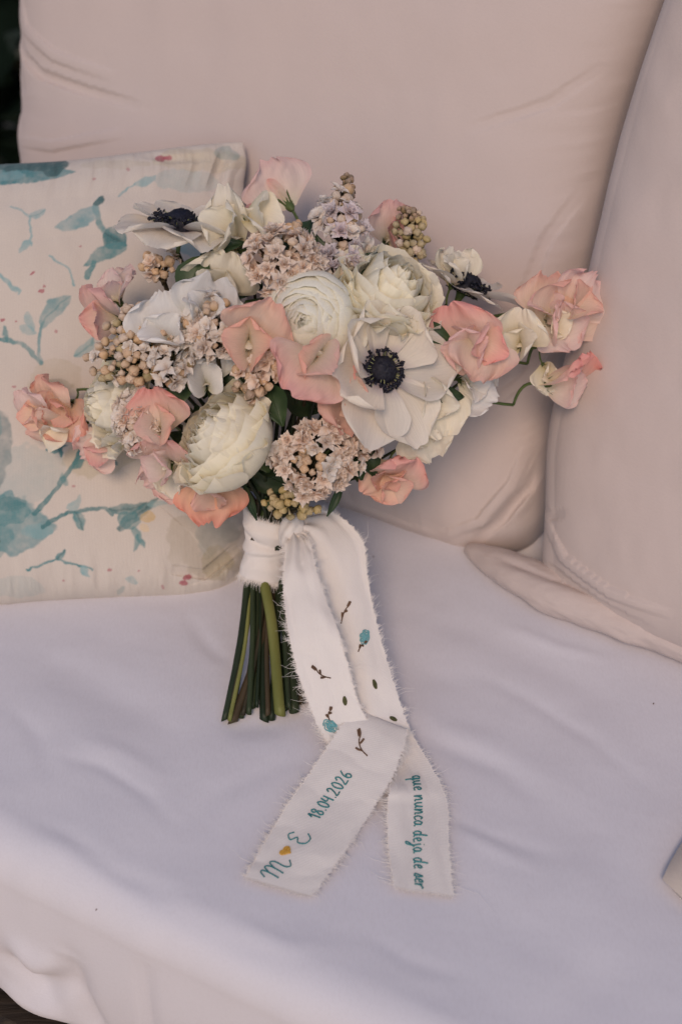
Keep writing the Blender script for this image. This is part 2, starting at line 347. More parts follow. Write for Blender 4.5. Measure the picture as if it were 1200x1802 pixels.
# ------------------------------------------------------------------ seat cushion
def crease(x, y, pts, wdt, amp):
    """a soft groove (amp<0) or ridge along a polyline in the seat plane"""
    d = np.full(np.shape(x), 9.0); tt = np.zeros(np.shape(x)); n = len(pts) - 1
    for i in range(n):
        a = np.array(pts[i]); b = np.array(pts[i + 1]); ab = b - a; L2 = ab @ ab
        t = np.clip(((x - a[0]) * ab[0] + (y - a[1]) * ab[1]) / L2, 0, 1)
        e = np.hypot(x - a[0] - t * ab[0], y - a[1] - t * ab[1]); k = e < d
        d = np.where(k, e, d); tt = np.where(k, (i + t) / n, tt)
    return amp * np.exp(-(d / wdt) ** 2) * np.sin(np.pi * np.clip(tt, 0.02, 0.98)) ** 0.7
def zz(*pp):
    return [tuple(onz(a, b)[:2]) for a, b in pp]
SEAT_CREASES = [(zz((40, 1440), (120, 1470), (200, 1530), (270, 1558), (340, 1580)), 0.007, -0.0035),
                (zz((60, 1462), (140, 1505), (220, 1570), (330, 1650)), 0.012, 0.003),
                (zz((250, 1560), (300, 1600), (400, 1650), (520, 1690)), 0.009, -0.0025),
                (zz((700, 1270), (780, 1310), (880, 1350), (960, 1420)), 0.008, -0.003),
                (zz((720, 1240), (800, 1290), (900, 1330), (1000, 1390)), 0.012, 0.003),
                (zz((30, 1130), (150, 1200), (260, 1260), (330, 1330)), 0.016, -0.004),
                (zz((0, 1190), (120, 1270), (220, 1330)), 0.016, 0.003),
                (zz((760, 1080), (860, 1120), (1000, 1190), (1120, 1290)), 0.014, -0.003),
                (zz((640, 1120), (740, 1180), (860, 1230)), 0.02, -0.004),
                (zz((820, 1560), (900, 1620), (980, 1720)), 0.016, -0.0016),
                (zz((385, 1268), (430, 1275), (480, 1272), (545, 1248)), 0.013, -0.007),
                (zz((560, 1330), (480, 1350), (380, 1400), (300, 1480)), 0.007, -0.002),
                (zz((830, 1180), (930, 1230), (1040, 1300), (1150, 1400)), 0.006, -0.0022),
                (zz((780, 1430), (860, 1470), (960, 1500)), 0.005, -0.0016), (zz((800, 1455), (880, 1500), (960, 1530)), 0.006, 0.0018),
                (zz((100, 1330), (180, 1350), (260, 1400), (300, 1450)), 0.005, -0.0022), (zz((130, 1300), (220, 1330), (300, 1380)), 0.008, 0.0024),
                (zz((650, 1640), (720, 1690), (820, 1720)), 0.006, -0.0016), (zz((420, 1620), (500, 1660), (600, 1660)), 0.006, 0.0016),
                (zz((880, 1100), (980, 1140), (1080, 1160)), 0.006, 0.0022), (zz((20, 1240), (70, 1300), (90, 1380)), 0.006, -0.0022), (zz((330, 1080), (360, 1130), (400, 1170)), 0.006, -0.003),
                (zz((870, 950), (905, 962), (935, 972), (970, 985)), 0.014, -0.11),  # not a crease: pit sunk into the seat to darken the cushion gap
                (zz((1000, 1500), (1060, 1600), (1060, 1720)), 0.014, 0.0018)]
def seatz(x, y):
    z = 0.006 * fbm(np.asarray(x) * 7 + 5, np.asarray(y) * 7 + 9, 11, 3)
    z = z + 0.0009 * fbm(np.asarray(x) * 26, np.asarray(y) * 34, 12, 3)
    for pts, wd, am in SEAT_CREASES: z = z + crease(np.asarray(x), np.asarray(y), pts, wd * 1.0, am * 0.45)
    return z
na, nb = 300, 330
av = np.linspace(-0.62, 0.95, na)
RAD = 0.034
prof = []                                               # (b, z, normal b, normal z, zone)
for q in np.linspace(0, 1, 70): prof.append((0.0 - 0.004 * math.sin(q * math.pi), -SEATH + RAD + q * (SEATH - 2 * RAD), -1, 0))
for q in np.linspace(0, 1, 22)[1:]:
    an = q * math.pi / 2; prof.append((RAD - RAD * math.cos(an), -RAD + RAD * math.sin(an), -math.cos(an), math.sin(an)))
for q in np.linspace(0, 1, nb)[1:] ** 1.15: prof.append((RAD + q * 0.62, 0.0, 0, 1))
pre = [(RAD - RAD * math.cos(an), -SEATH + RAD - RAD * math.sin(an), -math.cos(an), -math.sin(an)) for an in np.linspace(math.pi / 2, 0.05, 10)]
prof = np.array([(0.64, -SEATH, 0, -1)] + pre + prof)
Bv, Zv = prof[:, 0], prof[:, 1]
AA, _ = np.meshgrid(av, Bv); BB = np.repeat(Bv[:, None], na, 1); ZZ = np.repeat(Zv[:, None], na, 1)
XX = F0[0] + E1[0] * AA + E2[0] * BB; YY = F0[1] + E1[1] * AA + E2[1] * BB
top = sstep(-0.045, 0.0, ZZ)
ZZ = ZZ + top * seatz(XX, YY) * sstep(0.0, 0.03, BB + 0.006)
# gathers and folds in the front face
lowf = sstep(0.0, -0.02, ZZ) * sstep(-SEATH - 0.001, -SEATH + 0.03, ZZ) * (BB < 0.2)
gath = 0.0028 * fbm(AA * 38, ZZ * 4 + 3, 31, 2) * sstep(-0.085, -0.004, ZZ) + 0.005 * fbm(AA * 10, ZZ * 9, 33, 2)
c0 = onz(110, 1740); 
def frontfold(pp, wd, am):
    pts = []
    for (px, py) in pp:
        P = onplane(px, py, F0, -E2); pts.append(((P - F0) @ E1, P[2]))
    return crease(AA, ZZ, pts, wd, am)
gath = gath + frontfold([(0, 1670), (40, 1700), (75, 1735), (110, 1728), (135, 1690)], 0.012, -0.008) + frontfold([(130, 1680), (140, 1740), (165, 1800), (180, 1840)], 0.011, -0.008)
gath = gath + frontfold([(20, 1640), (70, 1690), (110, 1690)], 0.012, 0.006) + frontfold([(0, 1720), (60, 1770), (120, 1790)], 0.014, 0.007) + frontfold([(255, 1690), (262, 1760), (275, 1840)], 0.005, -0.004)
XX = XX - E2[0] * gath * lowf; YY = YY - E2[1] * gath * lowf
g = MB(); g.grid(np.stack([XX, YY, ZZ], -1)[:, ::-1])
# piped seam along the front edge
sm = []
for a in np.linspace(-0.62, 0.95, 500):
    p = sofa(a, 0.0068, -0.0068); sm.append(p + np.array([0, 0, 0.0006 * math.sin(a * 70) + 0.0028]) )
seat = tag(obj('seat_cushion', g.mesh('seat_cushion'), M_SEAT), 'wide white cotton seat cushion that the bouquet lies on', 'cushion')

# ------------------------------------------------------------------ upright cushions
def coons(Lc, Rc, Bc, Tc, n, m):
    """patch between four boundary curves, Lc and Rc bottom to top, Bc and Tc left to right"""
    L = catmull(Lc, m); R = catmull(Rc, m); B = catmull(Bc, n); T = catmull(Tc, n)
    u = np.linspace(0, 1, n)[None, :, None]; v = np.linspace(0, 1, m)[:, None, None]
    C = (1 - u) * L[:, None] + u * R[:, None] + (1 - v) * B[None] + v * T[None]
    C = C - ((1 - u) * (1 - v) * B[0] + u * (1 - v) * B[-1] + (1 - u) * v * T[0] + u * v * T[-1])
    return C
def cushion(name, Lp, Rp, Bp, Tp, p0, n, tf, tb, mat, disp=None, nn=150, mm=150, power=2.6, paint=None, sag=0.0, planes=None, edge=0.5, pucker=0.004):
    pl = lambda pp: [onplane(a, b, p0, n) for a, b in pp]
    C = coons(pl(Lp), pl(Rp), pl(Bp), pl(Tp), nn, mm)
    s = np.linspace(-1, 1, nn)[None]; t = np.linspace(-1, 1, mm)[:, None]
    h = (np.clip(1 - np.abs(s) ** power, 0, 1) * np.clip(1 - np.where(t < 0, np.abs(t) ** (power * 2.4), np.abs(t) ** power), 0, 1)) ** edge
    if sag: h = h * (1 - sag * t)
    px, py, _ = proj(C.reshape(-1, 3)); px = px.reshape(mm, nn); py = py.reshape(mm, nn)
    d = disp(s + 0 * t, t + 0 * s, px, py) if disp else 0
    ed = 1 - np.maximum(np.abs(s), np.abs(t)); al = np.where(np.abs(t) > np.abs(s), s, t)
    d = d + pucker * np.exp(-ed / .07) * (fbm(al * 26 + 3, ed * 5, 211, 3) * 2) + pucker * .5 * np.exp(-ed / .18) * fbm(al * 11, ed * 3 + 2, 212, 2) * 2
    rim = np.clip(1 - np.maximum(np.abs(s), np.abs(t)) ** 14, 0, 1)
    Fr = C + n * (h * tf + d * rim)[..., None]
    Bk = C - n * (h * tb)[..., None]
    Bk[0], Bk[-1], Bk[:, 0], Bk[:, -1] = Fr[0], Fr[-1], Fr[:, 0], Fr[:, -1]
    g = MB(); g.grid(Fr); g.grid(Bk[:, ::-1])
    me = g.mesh(name)
    if paint is not None:
        col = np.ones((mm * nn * 2, 4)); col[:mm * nn, :3] = paint(px.ravel(), py.ravel()); col[mm * nn:, :3] = col[:mm * nn, :3]
        at = me.color_attributes.new('print', 'FLOAT_COLOR', 'POINT'); at.data.foreach_set('color', col.astype(np.float32).ravel())
    o = obj(name, me, mat)
    return o, Fr

def lean_frame(p0, ang, lean):
    a = math.radians(ang); l = math.radians(lean)
    nh = np.array([math.sin(a), -math.cos(a), 0])       # horizontal direction the cushion faces, ang turned anticlockwise
    return unit(nh * math.cos(l) + EZ * math.sin(l))
def pline(px, py, pts, wd, am):
    return crease(px, py, pts, wd, am)

# tall back cushion
nB = lean_frame(None, -28, 24)
q0 = onz(600, 888) - nB * 0.035
def dB(s, t, px, py):
    d = 0.0022 * fbm(px / 34 + py / 90, py / 130, 43, 3) * sstep(-.2, -1, t) + 0.010 * fbm(px / 300, py / 300, 41, 3) + 0.0016 * fbm(px / 60, py / 90, 42, 2)
    d += pline(px, py, [(40, 20), (60, 60), (85, 105), (130, 140), (220, 170), (330, 200)], 17, -0.0065) + pline(px, py, [(60, -20), (90, 60), (160, 110), (280, 150)], 24, 0.004)
    d += pline(px, py, [(55, 95), (70, 130), (85, 175)], 9, -0.004) + pline(px, py, [(42, 190), (60, 215), (70, 260)], 11, 0.004)
    d += pline(px, py, [(860, 940), (910, 900), (950, 850), (985, 770)], 11, -0.007) + pline(px, py, [(800, 930), (880, 900), (930, 840), (960, 760)], 20, 0.005)
    d += pline(px, py, [(930, 900), (962, 850), (975, 800)], 8, 0.004)
    d += pline(px, py, [(620, 860), (720, 900), (810, 930)], 18, 0.004)
    d += pline(px, py, [(1090, 120), (1000, 190), (860, 240)], 34, -0.002) + pline(px, py, [(1050, 330), (990, 420), (940, 560)], 40, -0.003) + pline(px, py, [(60, 250), (160, 262), (300, 240)], 24, 0.003) + pline(px, py, [(900, 700), (950, 660), (1010, 560)], 16, -0.004)
    return d
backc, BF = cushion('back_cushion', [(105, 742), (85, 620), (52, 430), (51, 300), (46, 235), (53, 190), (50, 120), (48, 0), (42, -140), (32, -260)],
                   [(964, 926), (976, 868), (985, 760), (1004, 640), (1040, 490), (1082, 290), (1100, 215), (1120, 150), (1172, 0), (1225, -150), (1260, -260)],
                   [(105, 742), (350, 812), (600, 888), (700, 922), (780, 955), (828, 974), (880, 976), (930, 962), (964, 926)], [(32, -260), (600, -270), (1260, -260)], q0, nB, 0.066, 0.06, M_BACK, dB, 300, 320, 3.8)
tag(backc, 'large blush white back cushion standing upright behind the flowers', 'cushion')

# cushion in the corner, nearer
nR = lean_frame(None, -40, 24)
q1 = onz(1000, 1090) - nR * 0.022
def dR(s, t, px, py):
    d = 0.010 * fbm(px / 260 + 7, py / 260, 51, 3) + 0.0014 * fbm(px / 50, py / 80, 52, 2)
    d += pline(px, py, [(985, 900), (1030, 970), (1120, 1030), (1230, 1070)], 30, 0.006) + pline(px, py, [(965, 985), (1010, 1000), (1090, 1050), (1190, 1100)], 26, -0.005)
    d += pline(px, py, [(975, 880), (1000, 900), (1040, 890)], 18, -0.003)
    return d
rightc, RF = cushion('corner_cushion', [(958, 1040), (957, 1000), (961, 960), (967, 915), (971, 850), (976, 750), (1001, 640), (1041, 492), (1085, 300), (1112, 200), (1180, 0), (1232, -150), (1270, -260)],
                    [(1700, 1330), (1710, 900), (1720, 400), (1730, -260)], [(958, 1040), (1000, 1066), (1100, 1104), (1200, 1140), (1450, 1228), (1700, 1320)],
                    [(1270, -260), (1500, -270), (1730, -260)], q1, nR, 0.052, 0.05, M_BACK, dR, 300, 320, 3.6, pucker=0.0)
def roll():
    cc = [(822, 964), (832, 967), (850, 977), (885, 996), (940, 1024), (1010, 1054), (1110, 1088), (1210, 1122), (1420, 1200), (1600, 1265)]; rr = [.0012, .0055, .0085, .0125, .0165, .0185, .019, .019, .019, .019]
    n, m = 200, 220; P = catmull([onz(x, y, r * .82) for (x, y), r in zip(cc, rr)], n); R_ = np.interp(np.linspace(0, 1, n), np.linspace(0, 1, len(rr)), rr)
    dl = np.concatenate([[0], np.cumsum(np.linalg.norm(np.diff([onz(x, y) for x, y in cc], axis=0), axis=1))]); R_ = np.interp(np.linspace(0, 1, n), dl / dl[-1], rr)
    T = np.gradient(P, axis=0); T /= np.linalg.norm(T, axis=1)[:, None]; A = np.cross(T, EZ); A /= np.linalg.norm(A, axis=1)[:, None]; B = np.cross(A, T)
    ph = np.linspace(0, 2 * np.pi, m, endpoint=False)[None]; ii = np.linspace(0, 1, n)[:, None]
    w_ = 1 + .10 * fbm(ii * 16 + np.cos(ph), np.sin(ph) * 1.5 + ii * 3, 141, 3) * 2 - .22 * np.exp(-((ph - 1.1 - ii * 1.2) / .24) ** 2) * sstep(.08, .2, ii) * sstep(.7, .4, ii) - .16 * np.exp(-((ph - 2.0 + ii) / .2) ** 2) * sstep(.15, .3, ii)
    G = P[:, None] + A[:, None] * (R_[:, None] * w_ * 1.12 * np.cos(ph))[..., None] + B[:, None] * (R_[:, None] * w_ * .86 * np.sin(ph))[..., None]
    g = MB(); g.grid(G, closeu=True); g.f.append(tuple(range(m))[::-1]); return obj('corner_fold', g.mesh('corner_fold'), M_BACK, rightc)
roll()
tag(rightc, 'blush white cushion in the sofa corner, cropped by the picture edge', 'cushion')

# ------------------------------------------------------------------ printed pillow
TD = np.array([0.015, 0.09, 0.095]); TM = np.array([0.05, 0.21, 0.225]); TL = np.array([0.19, 0.36, 0.375]); GR = np.array([0.17, 0.22, 0.215])
RED = np.array([0.35, 0.06, 0.09]); OCH = np.array([0.55, 0.38, 0.16]); OLV = np.array([0.40, 0.34, 0.20]); BGE = np.array([0.46, 0.40, 0.31])
def print_paint(px, py):
    base = np.array([0.58, 0.52, 0.455]); C = np.tile(base, (len(px), 1)) * (1 + 0.05 * fbm(px / 90, py / 90, 61, 3))[:, None]
    wx = px + 9 * fbm(px / 16, py / 16, 62, 3); wy = py + 9 * fbm(px / 16, py / 16, 63, 3)
    tone = 0.86 + 0.8 * fbm(px / 26, py / 26, 64, 4) + 0.35 * fbm(px / 7, py / 7, 65, 2)
    def blend(mask, col, a):
        nonlocal C
        k = np.clip(mask * a * np.clip(tone, 0.25, 1.1), 0, 1)[:, None]; C = C * (1 - k) + col * k
    def line(pts, wd, col, a=0.95):
        d = np.full(len(px), 1e9)
        P = catmull(np.array(pts, float), max(10, len(pts) * 6))
        for i in range(len(P) - 1):
            A, B = P[i], P[i + 1]; ab = B - A; t = np.clip(((wx - A[0]) * ab[0] + (wy - A[1]) * ab[1]) / (ab @ ab + 1e-9), 0, 1)
            d = np.minimum(d, np.hypot(wx - A[0] - t * ab[0], wy - A[1] - t * ab[1]))
        blend(sstep(wd + 1.3, wd - 0.7, d), col, a)
    def leaf(A, B, wd, col, a=0.9, bend=0.0, rib=None):
        A = np.array(A, float); B = np.array(B, float); ab = B - A; L = np.hypot(*ab); e = ab / L
        t = ((wx - A[0]) * e[0] + (wy - A[1]) * e[1]) / L; q = -(wx - A[0]) * e[1] + (wy - A[1]) * e[0]
        q = q - bend * L * 4 * t * (1 - t)
        wv = wd * np.sin(np.pi * np.clip(t, 0, 1) ** 0.8) ** 0.8
        ins = sstep(1.8, -1.2, np.abs(q) - wv) * (t > 0) * (t < 1)
        blend(ins, col, a)
        if rib is not None: blend(ins * sstep(3.0, 0.5, np.abs(q)), rib, 0.6)
    def blob(c, rx, ry, col, a=0.85, rot=0.0, rough=0.35):
        dx = wx - c[0]; dy = wy - c[1]; co, si = math.cos(rot), math.sin(rot); X = dx * co + dy * si; Y = -dx * si + dy * co
        r = np.hypot(X / rx, Y / ry) + rough * 2 * fbm(px / 30 + c[0], py / 30, 66, 3); blend(sstep(1.05, 0.94, r), col, a)
    # washes
    blob((360, 290), 90, 24, OLV * 1.15, 0.35); blob((330, 330), 60, 20, TL, 0.30); blob((400, 275), 22, 12, TM, 0.4); blob((200, 300), 60, 9, OLV, 0.25)
    blob((190, 800), 75, 38, OLV, 0.45, -0.4); blob((110, 680), 40, 36, OLV, 0.3); blob((365, 960), 75, 55, BGE * 0.9, 0.55, 0.5); blob((385, 935), 34, 46, GR, 0.4, 0.6); blob((385, 985), 26, 32, OLV * 0.8, 0.5)
    blob((60, 840), 60, 50, TL * 0.9, 0.28); blob((40, 1030), 50, 18, TL, 0.22); blob((110, 690), 26, 12, OLV * .6, 0.45)
    # leaves and stems
    leaf((-60, 312), (138, 316), 26, TM, 0.95); blob((55, 296), 66, 17, TD, 0.9); blob((95, 305), 20, 17, TD, 0.9); blob((20, 322), 36, 8, TL, 0.5)
    line([(185, 368), (177, 385), (182, 412), (196, 430), (210, 440)], 5, TM); line([(187, 367), (179, 378)], 5, TD); leaf((182, 384), (106, 422), 15, TL * .85, 0.9, -.05); leaf((190, 428), (232, 452), 19, TM * .8, 0.95, 0, TD); leaf((232, 450), (156, 486), 13, TM, 0.9, .06); line([(176, 480), (163, 505)], 5, TM)
    leaf((136, 538), (84, 598), 15, TL * .8, 0.85, .08, TM); line([(84, 596), (80, 625), (88, 650)], 2.6, TL * .8); leaf((62, 566), (72, 600), 7, TL, 0.7); leaf((50, 590), (76, 604), 7, TL, .6)
    line([(-20, 600), (20, 612), (55, 620), (88, 652)], 3.2, TM); leaf((22, 590), (30, 618), 4, TM); line([(-10, 484), (20, 505), (46, 532)], 3, TL); leaf((-20, 620), (12, 608), 8, TM, .7)
    blob((-4, 800), 42, 76, GR * 1.1, 0.75, 0.0, 0.22); blob((-12, 760), 30, 30, TM, 0.4); blob((0, 770), 12, 60, TD, .18)
    blob((25, 920), 72, 48, TL * .75, 0.85, 0.2); blob((20, 905), 46, 26, TM, 0.7); blob((35, 890), 26, 12, TM * .8, .5); blob((6, 955), 34, 30, TM, 0.5); line([(-10, 962), (14, 955)], 4, TD, .8); blob((80, 935), 26, 12, TL, .5)
    line([(74, 908), (100, 880), (125, 848), (150, 806), (166, 790)], 3.4, TM * .85); leaf((138, 832), (172, 790), 10, TM * .85); leaf((165, 795), (215, 822), 9, TM * .8, .9, -.1); leaf((180, 795), (188, 832), 6, TM); leaf((196, 796), (208, 820), 6, TM * .7); leaf((92, 800), (132, 790), 6, TM * .9); leaf((118, 790), (120, 812), 5, TM * .8)
    leaf((130, 860), (122, 838), 5, TM, .7)
    line([(88, 928), (115, 913), (150, 901), (190, 898), (206, 906)], 3.0, TM * .8); leaf((142, 902), (158, 935), 10, TM, .9, 0, TD); leaf((132, 900), (152, 874), 8, TL, .7, .1); leaf((200, 898), (262, 888), 9, TM * .8, .95, .1, TD); leaf((214, 934), (282, 880), 9, TM * .75, .95, 0, TD)
    blob((235, 918), 20, 14, TM * .9, .8); leaf((240, 928), (258, 962), 7, TM, .8); leaf((250, 940), (240, 972), 5, TM, .8); leaf((262, 892), (300, 888), 5, TL, .8); blob((265, 910), 12, 9, OCH, 0.9, 0, .15); blob((262, 930), 8, 8, OCH * 1.3, 0.4)
    leaf((225, 1015), (248, 1022), 5, TL, .7); leaf((222, 1030), (212, 1045), 4, TM, .5)
    for c, r in (((6, 425), 5), ((20, 578), 4), ((12, 590), 3), ((92, 522), 3), ((330, 1014), 7), ((326, 1024), 6), ((284, 287), 9), ((296, 284), 5), ((250, 1005), 3), ((45, 580), 3), ((88, 530), 5)):
        blob(c, r, r * .8, RED, 0.85, 0, .2)
    for i in range(9):                                   # the print goes on over the rest of the pillow
        cx, cy = -430 + (i % 3) * 130, 350 + (i // 3) * 260
        leaf((cx, cy), (cx + 80, cy - 30), 20, TM, .85, .1, TD); line([(cx, cy), (cx - 40, cy + 60), (cx + 10, cy + 120)], 3, TM); leaf((cx - 30, cy + 50), (cx + 30, cy + 70), 14, TL, .8)
    line([(60, 1000), (110, 985), (170, 1000)], 1.6, TM); leaf((110, 985), (128, 968), 6, TM, .9, 0, TD); leaf((150, 994), (166, 1014), 6, TL, .9)
    line([(30, 380), (60, 400), (70, 450)], 1.6, TL); leaf((60, 400), (92, 384), 7, TL, .9, .1, TM); leaf((68, 440), (48, 462), 6, TL, .9); line([(120, 700), (150, 740)], 1.5, TL)
    leaf((140, 640), (176, 610), 9, TL, .8, .1, TM); line([(100, 470), (130, 490), (140, 520)], 1.6, TL); leaf((240, 340), (280, 322), 8, TL, .7, .1); line([(215, 360), (242, 338)], 1.6, TL)
    for c in ((150, 450), (70, 500), (110, 600), (40, 690), (200, 1000), (120, 1020), (290, 1030), (170, 330), (230, 310), (140, 860)): blob(c, 3.2, 2.6, RED, .7, 0, .2)
    leaf((330, 700), (400, 640), 16, TM, .8, .1, TD); leaf((300, 420), (360, 470), 16, TL, .7)
    return np.clip(C, 0.01, 0.9)
pa, pb = onz(0, 1066), onz(430, 1035)
pang = math.degrees(math.atan2(pb[1] - pa[1], pb[0] - pa[0]))
nP = lean_frame(None, pang, 39)
q2 = pa - nP * 0.012
def dP(s, t, px, py):
    d = 0.006 * fbm(px / 220 + 3, py / 220, 71, 3) + 0.0012 * fbm(px / 40, py / 60, 72, 2)
    edge = sstep(0.72, 0.98, t)
    d += 0.004 * edge * fbm(px / 22, py / 160, 73, 2) + 0.005 * sstep(-.75, -1, t) * fbm(px / 34, py / 120, 74, 2) + 0.005 * sstep(0.75, 1, s) * fbm(px / 150, py / 30, 75, 2)
    d += pline(px, py, [(400, 262), (385, 300), (370, 350)], 9, -0.006) + pline(px, py, [(424, 280), (405, 310), (395, 360)], 8, 0.005) + pline(px, py, [(345, 262), (350, 300), (335, 350)], 9, -0.003)
    d += pline(px, py, [(240, 275), (300, 290), (380, 285)], 9, -0.004)
    d += pline(px, py, [(300, 1000), (360, 1010), (420, 960)], 16, -0.006) + pline(px, py, [(330, 1040), (390, 1020), (430, 980)], 12, 0.004)
    return d
pillow, PF = cushion('floral_pillow', [(-330, 1076), (-340, 700), (-330, 314)], [(434, 1012), (438, 900), (437, 650), (432, 400), (429, 330), (434, 285), (428, 250)],
                     [(-330, 1076), (-160, 1071), (0, 1066), (60, 1060), (155, 1055), (250, 1054), (330, 1053), (385, 1044), (434, 1012)],
                     [(-330, 314), (-160, 303), (0, 291), (120, 284), (240, 270), (330, 258), (390, 252), (428, 250)], q2, nP, 0.048, 0.075, M_PRINT, dP, 600, 580, 2.8, print_paint, pucker=.007)
tag(pillow, 'square linen pillow printed with teal leaves, behind the bouquet', 'pillow')

# corner of a second pillow at the picture edge
def wpil():
    n = 60; s = np.linspace(-1, 1, n); Sg, Tg = np.meshgrid(s, s)
    So, To = Sg, Tg; Sg, Tg = So * np.sqrt(1 - .30 * To ** 2), To * np.sqrt(1 - .30 * So ** 2)
    h = (np.clip(1 - np.abs(So) ** 2.6, 0, 1) * np.clip(1 - np.abs(To) ** 2.6, 0, 1)) ** 0.55
    tip = onz(1036, 1556, 0.005); ex = unit(np.array([1.0, -0.20, 0.0])); ey = np.array([-ex[1], ex[0], 0.0])
    e1 = unit(onz(1158, 1470, .005) - tip); e2 = unit(onz(1168, 1618, .006) - tip)
    W = 0.34
    ctr = tip[None, None] + e1 * ((Sg + 1) / 2 * W)[..., None] + e2 * ((Tg + 1) / 2 * W)[..., None]
    pin = 0.0016
    up = ctr + EZ * (h * 0.034 + pin + 0.003 * fbm(Sg * 5, Tg * 5, 81))[..., None]; dn = ctr - EZ * (np.minimum(h * 0.05, 0.006) )[..., None]
    dn[0], dn[-1], dn[:, 0], dn[:, -1] = up[0], up[-1], up[:, 0], up[:, -1]
    g = MB(); g.grid(up); g.grid(dn[:, ::-1]); me = g.mesh('beige_pillow')
    col = np.ones((2 * n * n, 4)); c = np.tile(np.array([0.54, 0.47, 0.41]), (n * n, 1))
    k = (sstep(0.02, 0.08, Sg) * sstep(.2, .1, Sg)).ravel() * 0
    px, py, _ = proj(up.reshape(-1, 3))
    k = sstep(1.2, .8, np.hypot((px - 1206) / 22, (py - 1496) / 20) + fbm(px / 12, py / 12, 82))
    k = k * 0; c = c * (1 - k[:, None]) + TM * k[:, None]; col[:n * n, :3] = c; col[n * n:, :3] = c
    at = me.color_attributes.new('print', 'FLOAT_COLOR', 'POINT'); at.data.foreach_set('color', col.astype(np.float32).ravel())
    return obj('beige_pillow', me, M_PRINT)
tag(wpil(), 'corner of a beige woven pillow lying flat on the seat at the picture edge', 'pillow')

#FLOWERS
# ------------------------------------------------------------------ bouquet
def petal(L, W, a0, a1, cup=0.2, ruf=0.05, k=2.0, ph=0.0, fold=0.0, rnd=0.25, notch=0.0, prof=((0, .18), (.35, .75), (.65, 1.0), (1, .7)), jag=0.0, nu=13, nv=11, twist=0.0, seed=0, pw=1.2, off=0.0, point=0.0, crinkle=0.02):
    """one petal in the flower's frame: axis +Z, petal towards +X; a0..a1 angle from the axis along its length (degrees)"""
    v = np.linspace(0, 1, 60); al = np.radians(a0 + (a1 - a0) * v ** pw)
    step = L / 59; cx = np.concatenate([[0], np.cumsum(np.sin(al[:-1]) * step)]); cz = np.concatenate([[0], np.cumsum(np.cos(al[:-1]) * step)])
    u = np.linspace(-1, 1, nu)[None, :]; vv = np.linspace(0, 1, nv)[:, None] ** 0.9
    jn = jag * (vnoise(u * 7 + seed, u * 0 + seed * 1.7, seed % 97) - 0.5) * 2
    ve = vv * (1 - rnd * np.abs(u) ** 2.4 * vv - notch * np.exp(-(u / .14) ** 2) * vv ** 5 + jn * vv ** 3)
    ve = np.clip(ve, 0, 1.15)
    X = np.interp(ve, v, cx) + np.where(ve > 1, (ve - 1) * L * math.sin(al[-1]), 0); Z = np.interp(ve, v, cz) + np.where(ve > 1, (ve - 1) * L * math.cos(al[-1]), 0)
    A = np.interp(ve, v, al)
    pv = np.array([p[0] for p in prof]); pw_ = np.array([p[1] for p in prof]); hw = np.interp(vv, pv, pw_)
    sm = np.linspace(0, 1, 101); q = np.interp(sm, pv, pw_); q = np.convolve(np.pad(q, 5, 'edge'), np.ones(11) / 11, 'valid'); hw = W * np.interp(vv, sm, q)
    if point: hw = hw * np.clip(1 - vv ** 6 * point, 0.02, 1)
    Y = hw * u
    n = cup * hw * u ** 2 + fold * hw * np.abs(u) + ruf * W * vv ** 2 * (np.sin(k * math.pi * u + ph) * (.35 + .65 * np.abs(u)) + .5 * np.sin(2.3 * k * math.pi * u + ph * 2.1) * np.abs(u) ** 2)
    n = n + W * 0.17 * fbm(u * 1.6 + seed, vv * 1.6 + seed * .3, seed % 89, 2) * vv
    n = n + W * crinkle * np.sin(u * 15 + 3 * fbm(u * 2 + seed, vv * 2, seed % 83, 2) * 6 + ph) * vv ** 3 * (.3 + .7 * np.maximum(np.abs(u), vv ** 4))
    Y = Y * (1 - 0.22 * min(abs(cup) + abs(fold), 1.2) * np.abs(u) ** 2)
    n = n + twist * Y * vv
    P = np.stack([X - np.cos(A) * n + off, Y, Z + np.sin(A) * n], -1)
    UV = np.stack([(u * .5 + .5) + 0 * vv, vv + 0 * u], -1)
    return P, UV
def petal_mesh(*a, **kw):
    P, UV = petal(*a, **kw); g = MB(); g.grid(P, UV); return g.mesh('petal')
def rotz(a, tilt=0.0): return Matrix.Rotation(a, 4, 'Z') @ Matrix.Rotation(tilt, 4, 'Y')

K = atd(478, 950, 1.048)                                # where the ribbon holds the stems
base = onz(455, 1262, 0.0)
bq = empty('flower_bouquet', base)
tag(bq, 'bridal bouquet of white, cream, pink and lilac flowers lying against the pillow', 'bouquet')
def bpart(name, mesh, mat, M):
    o = obj(name, mesh, mat, bq); o.matrix_parent_inverse = Matrix.Translation(-Vector(base)); o.matrix_basis = M; return o
def dd(px, py, off=0.0):
    q = 1 - ((px - 545) / 410) ** 2 - ((py - 620) / 340) ** 2
    return 1.045 - 0.088 * math.sqrt(max(0, q)) + off
HEADS = []
def stalk(P0, bend=0.35):
    HEADS.append(np.array(P0))

def receptacle(r, L):
    g = MB(); zs = np.linspace(-L, 0.0, 8); rr = r * (0.35 + 0.65 * np.linspace(0, 1, 8) ** 3)
    g.tube(np.stack([0 * zs, 0 * zs, zs], -1), rr, 8); return g.mesh('receptacle')

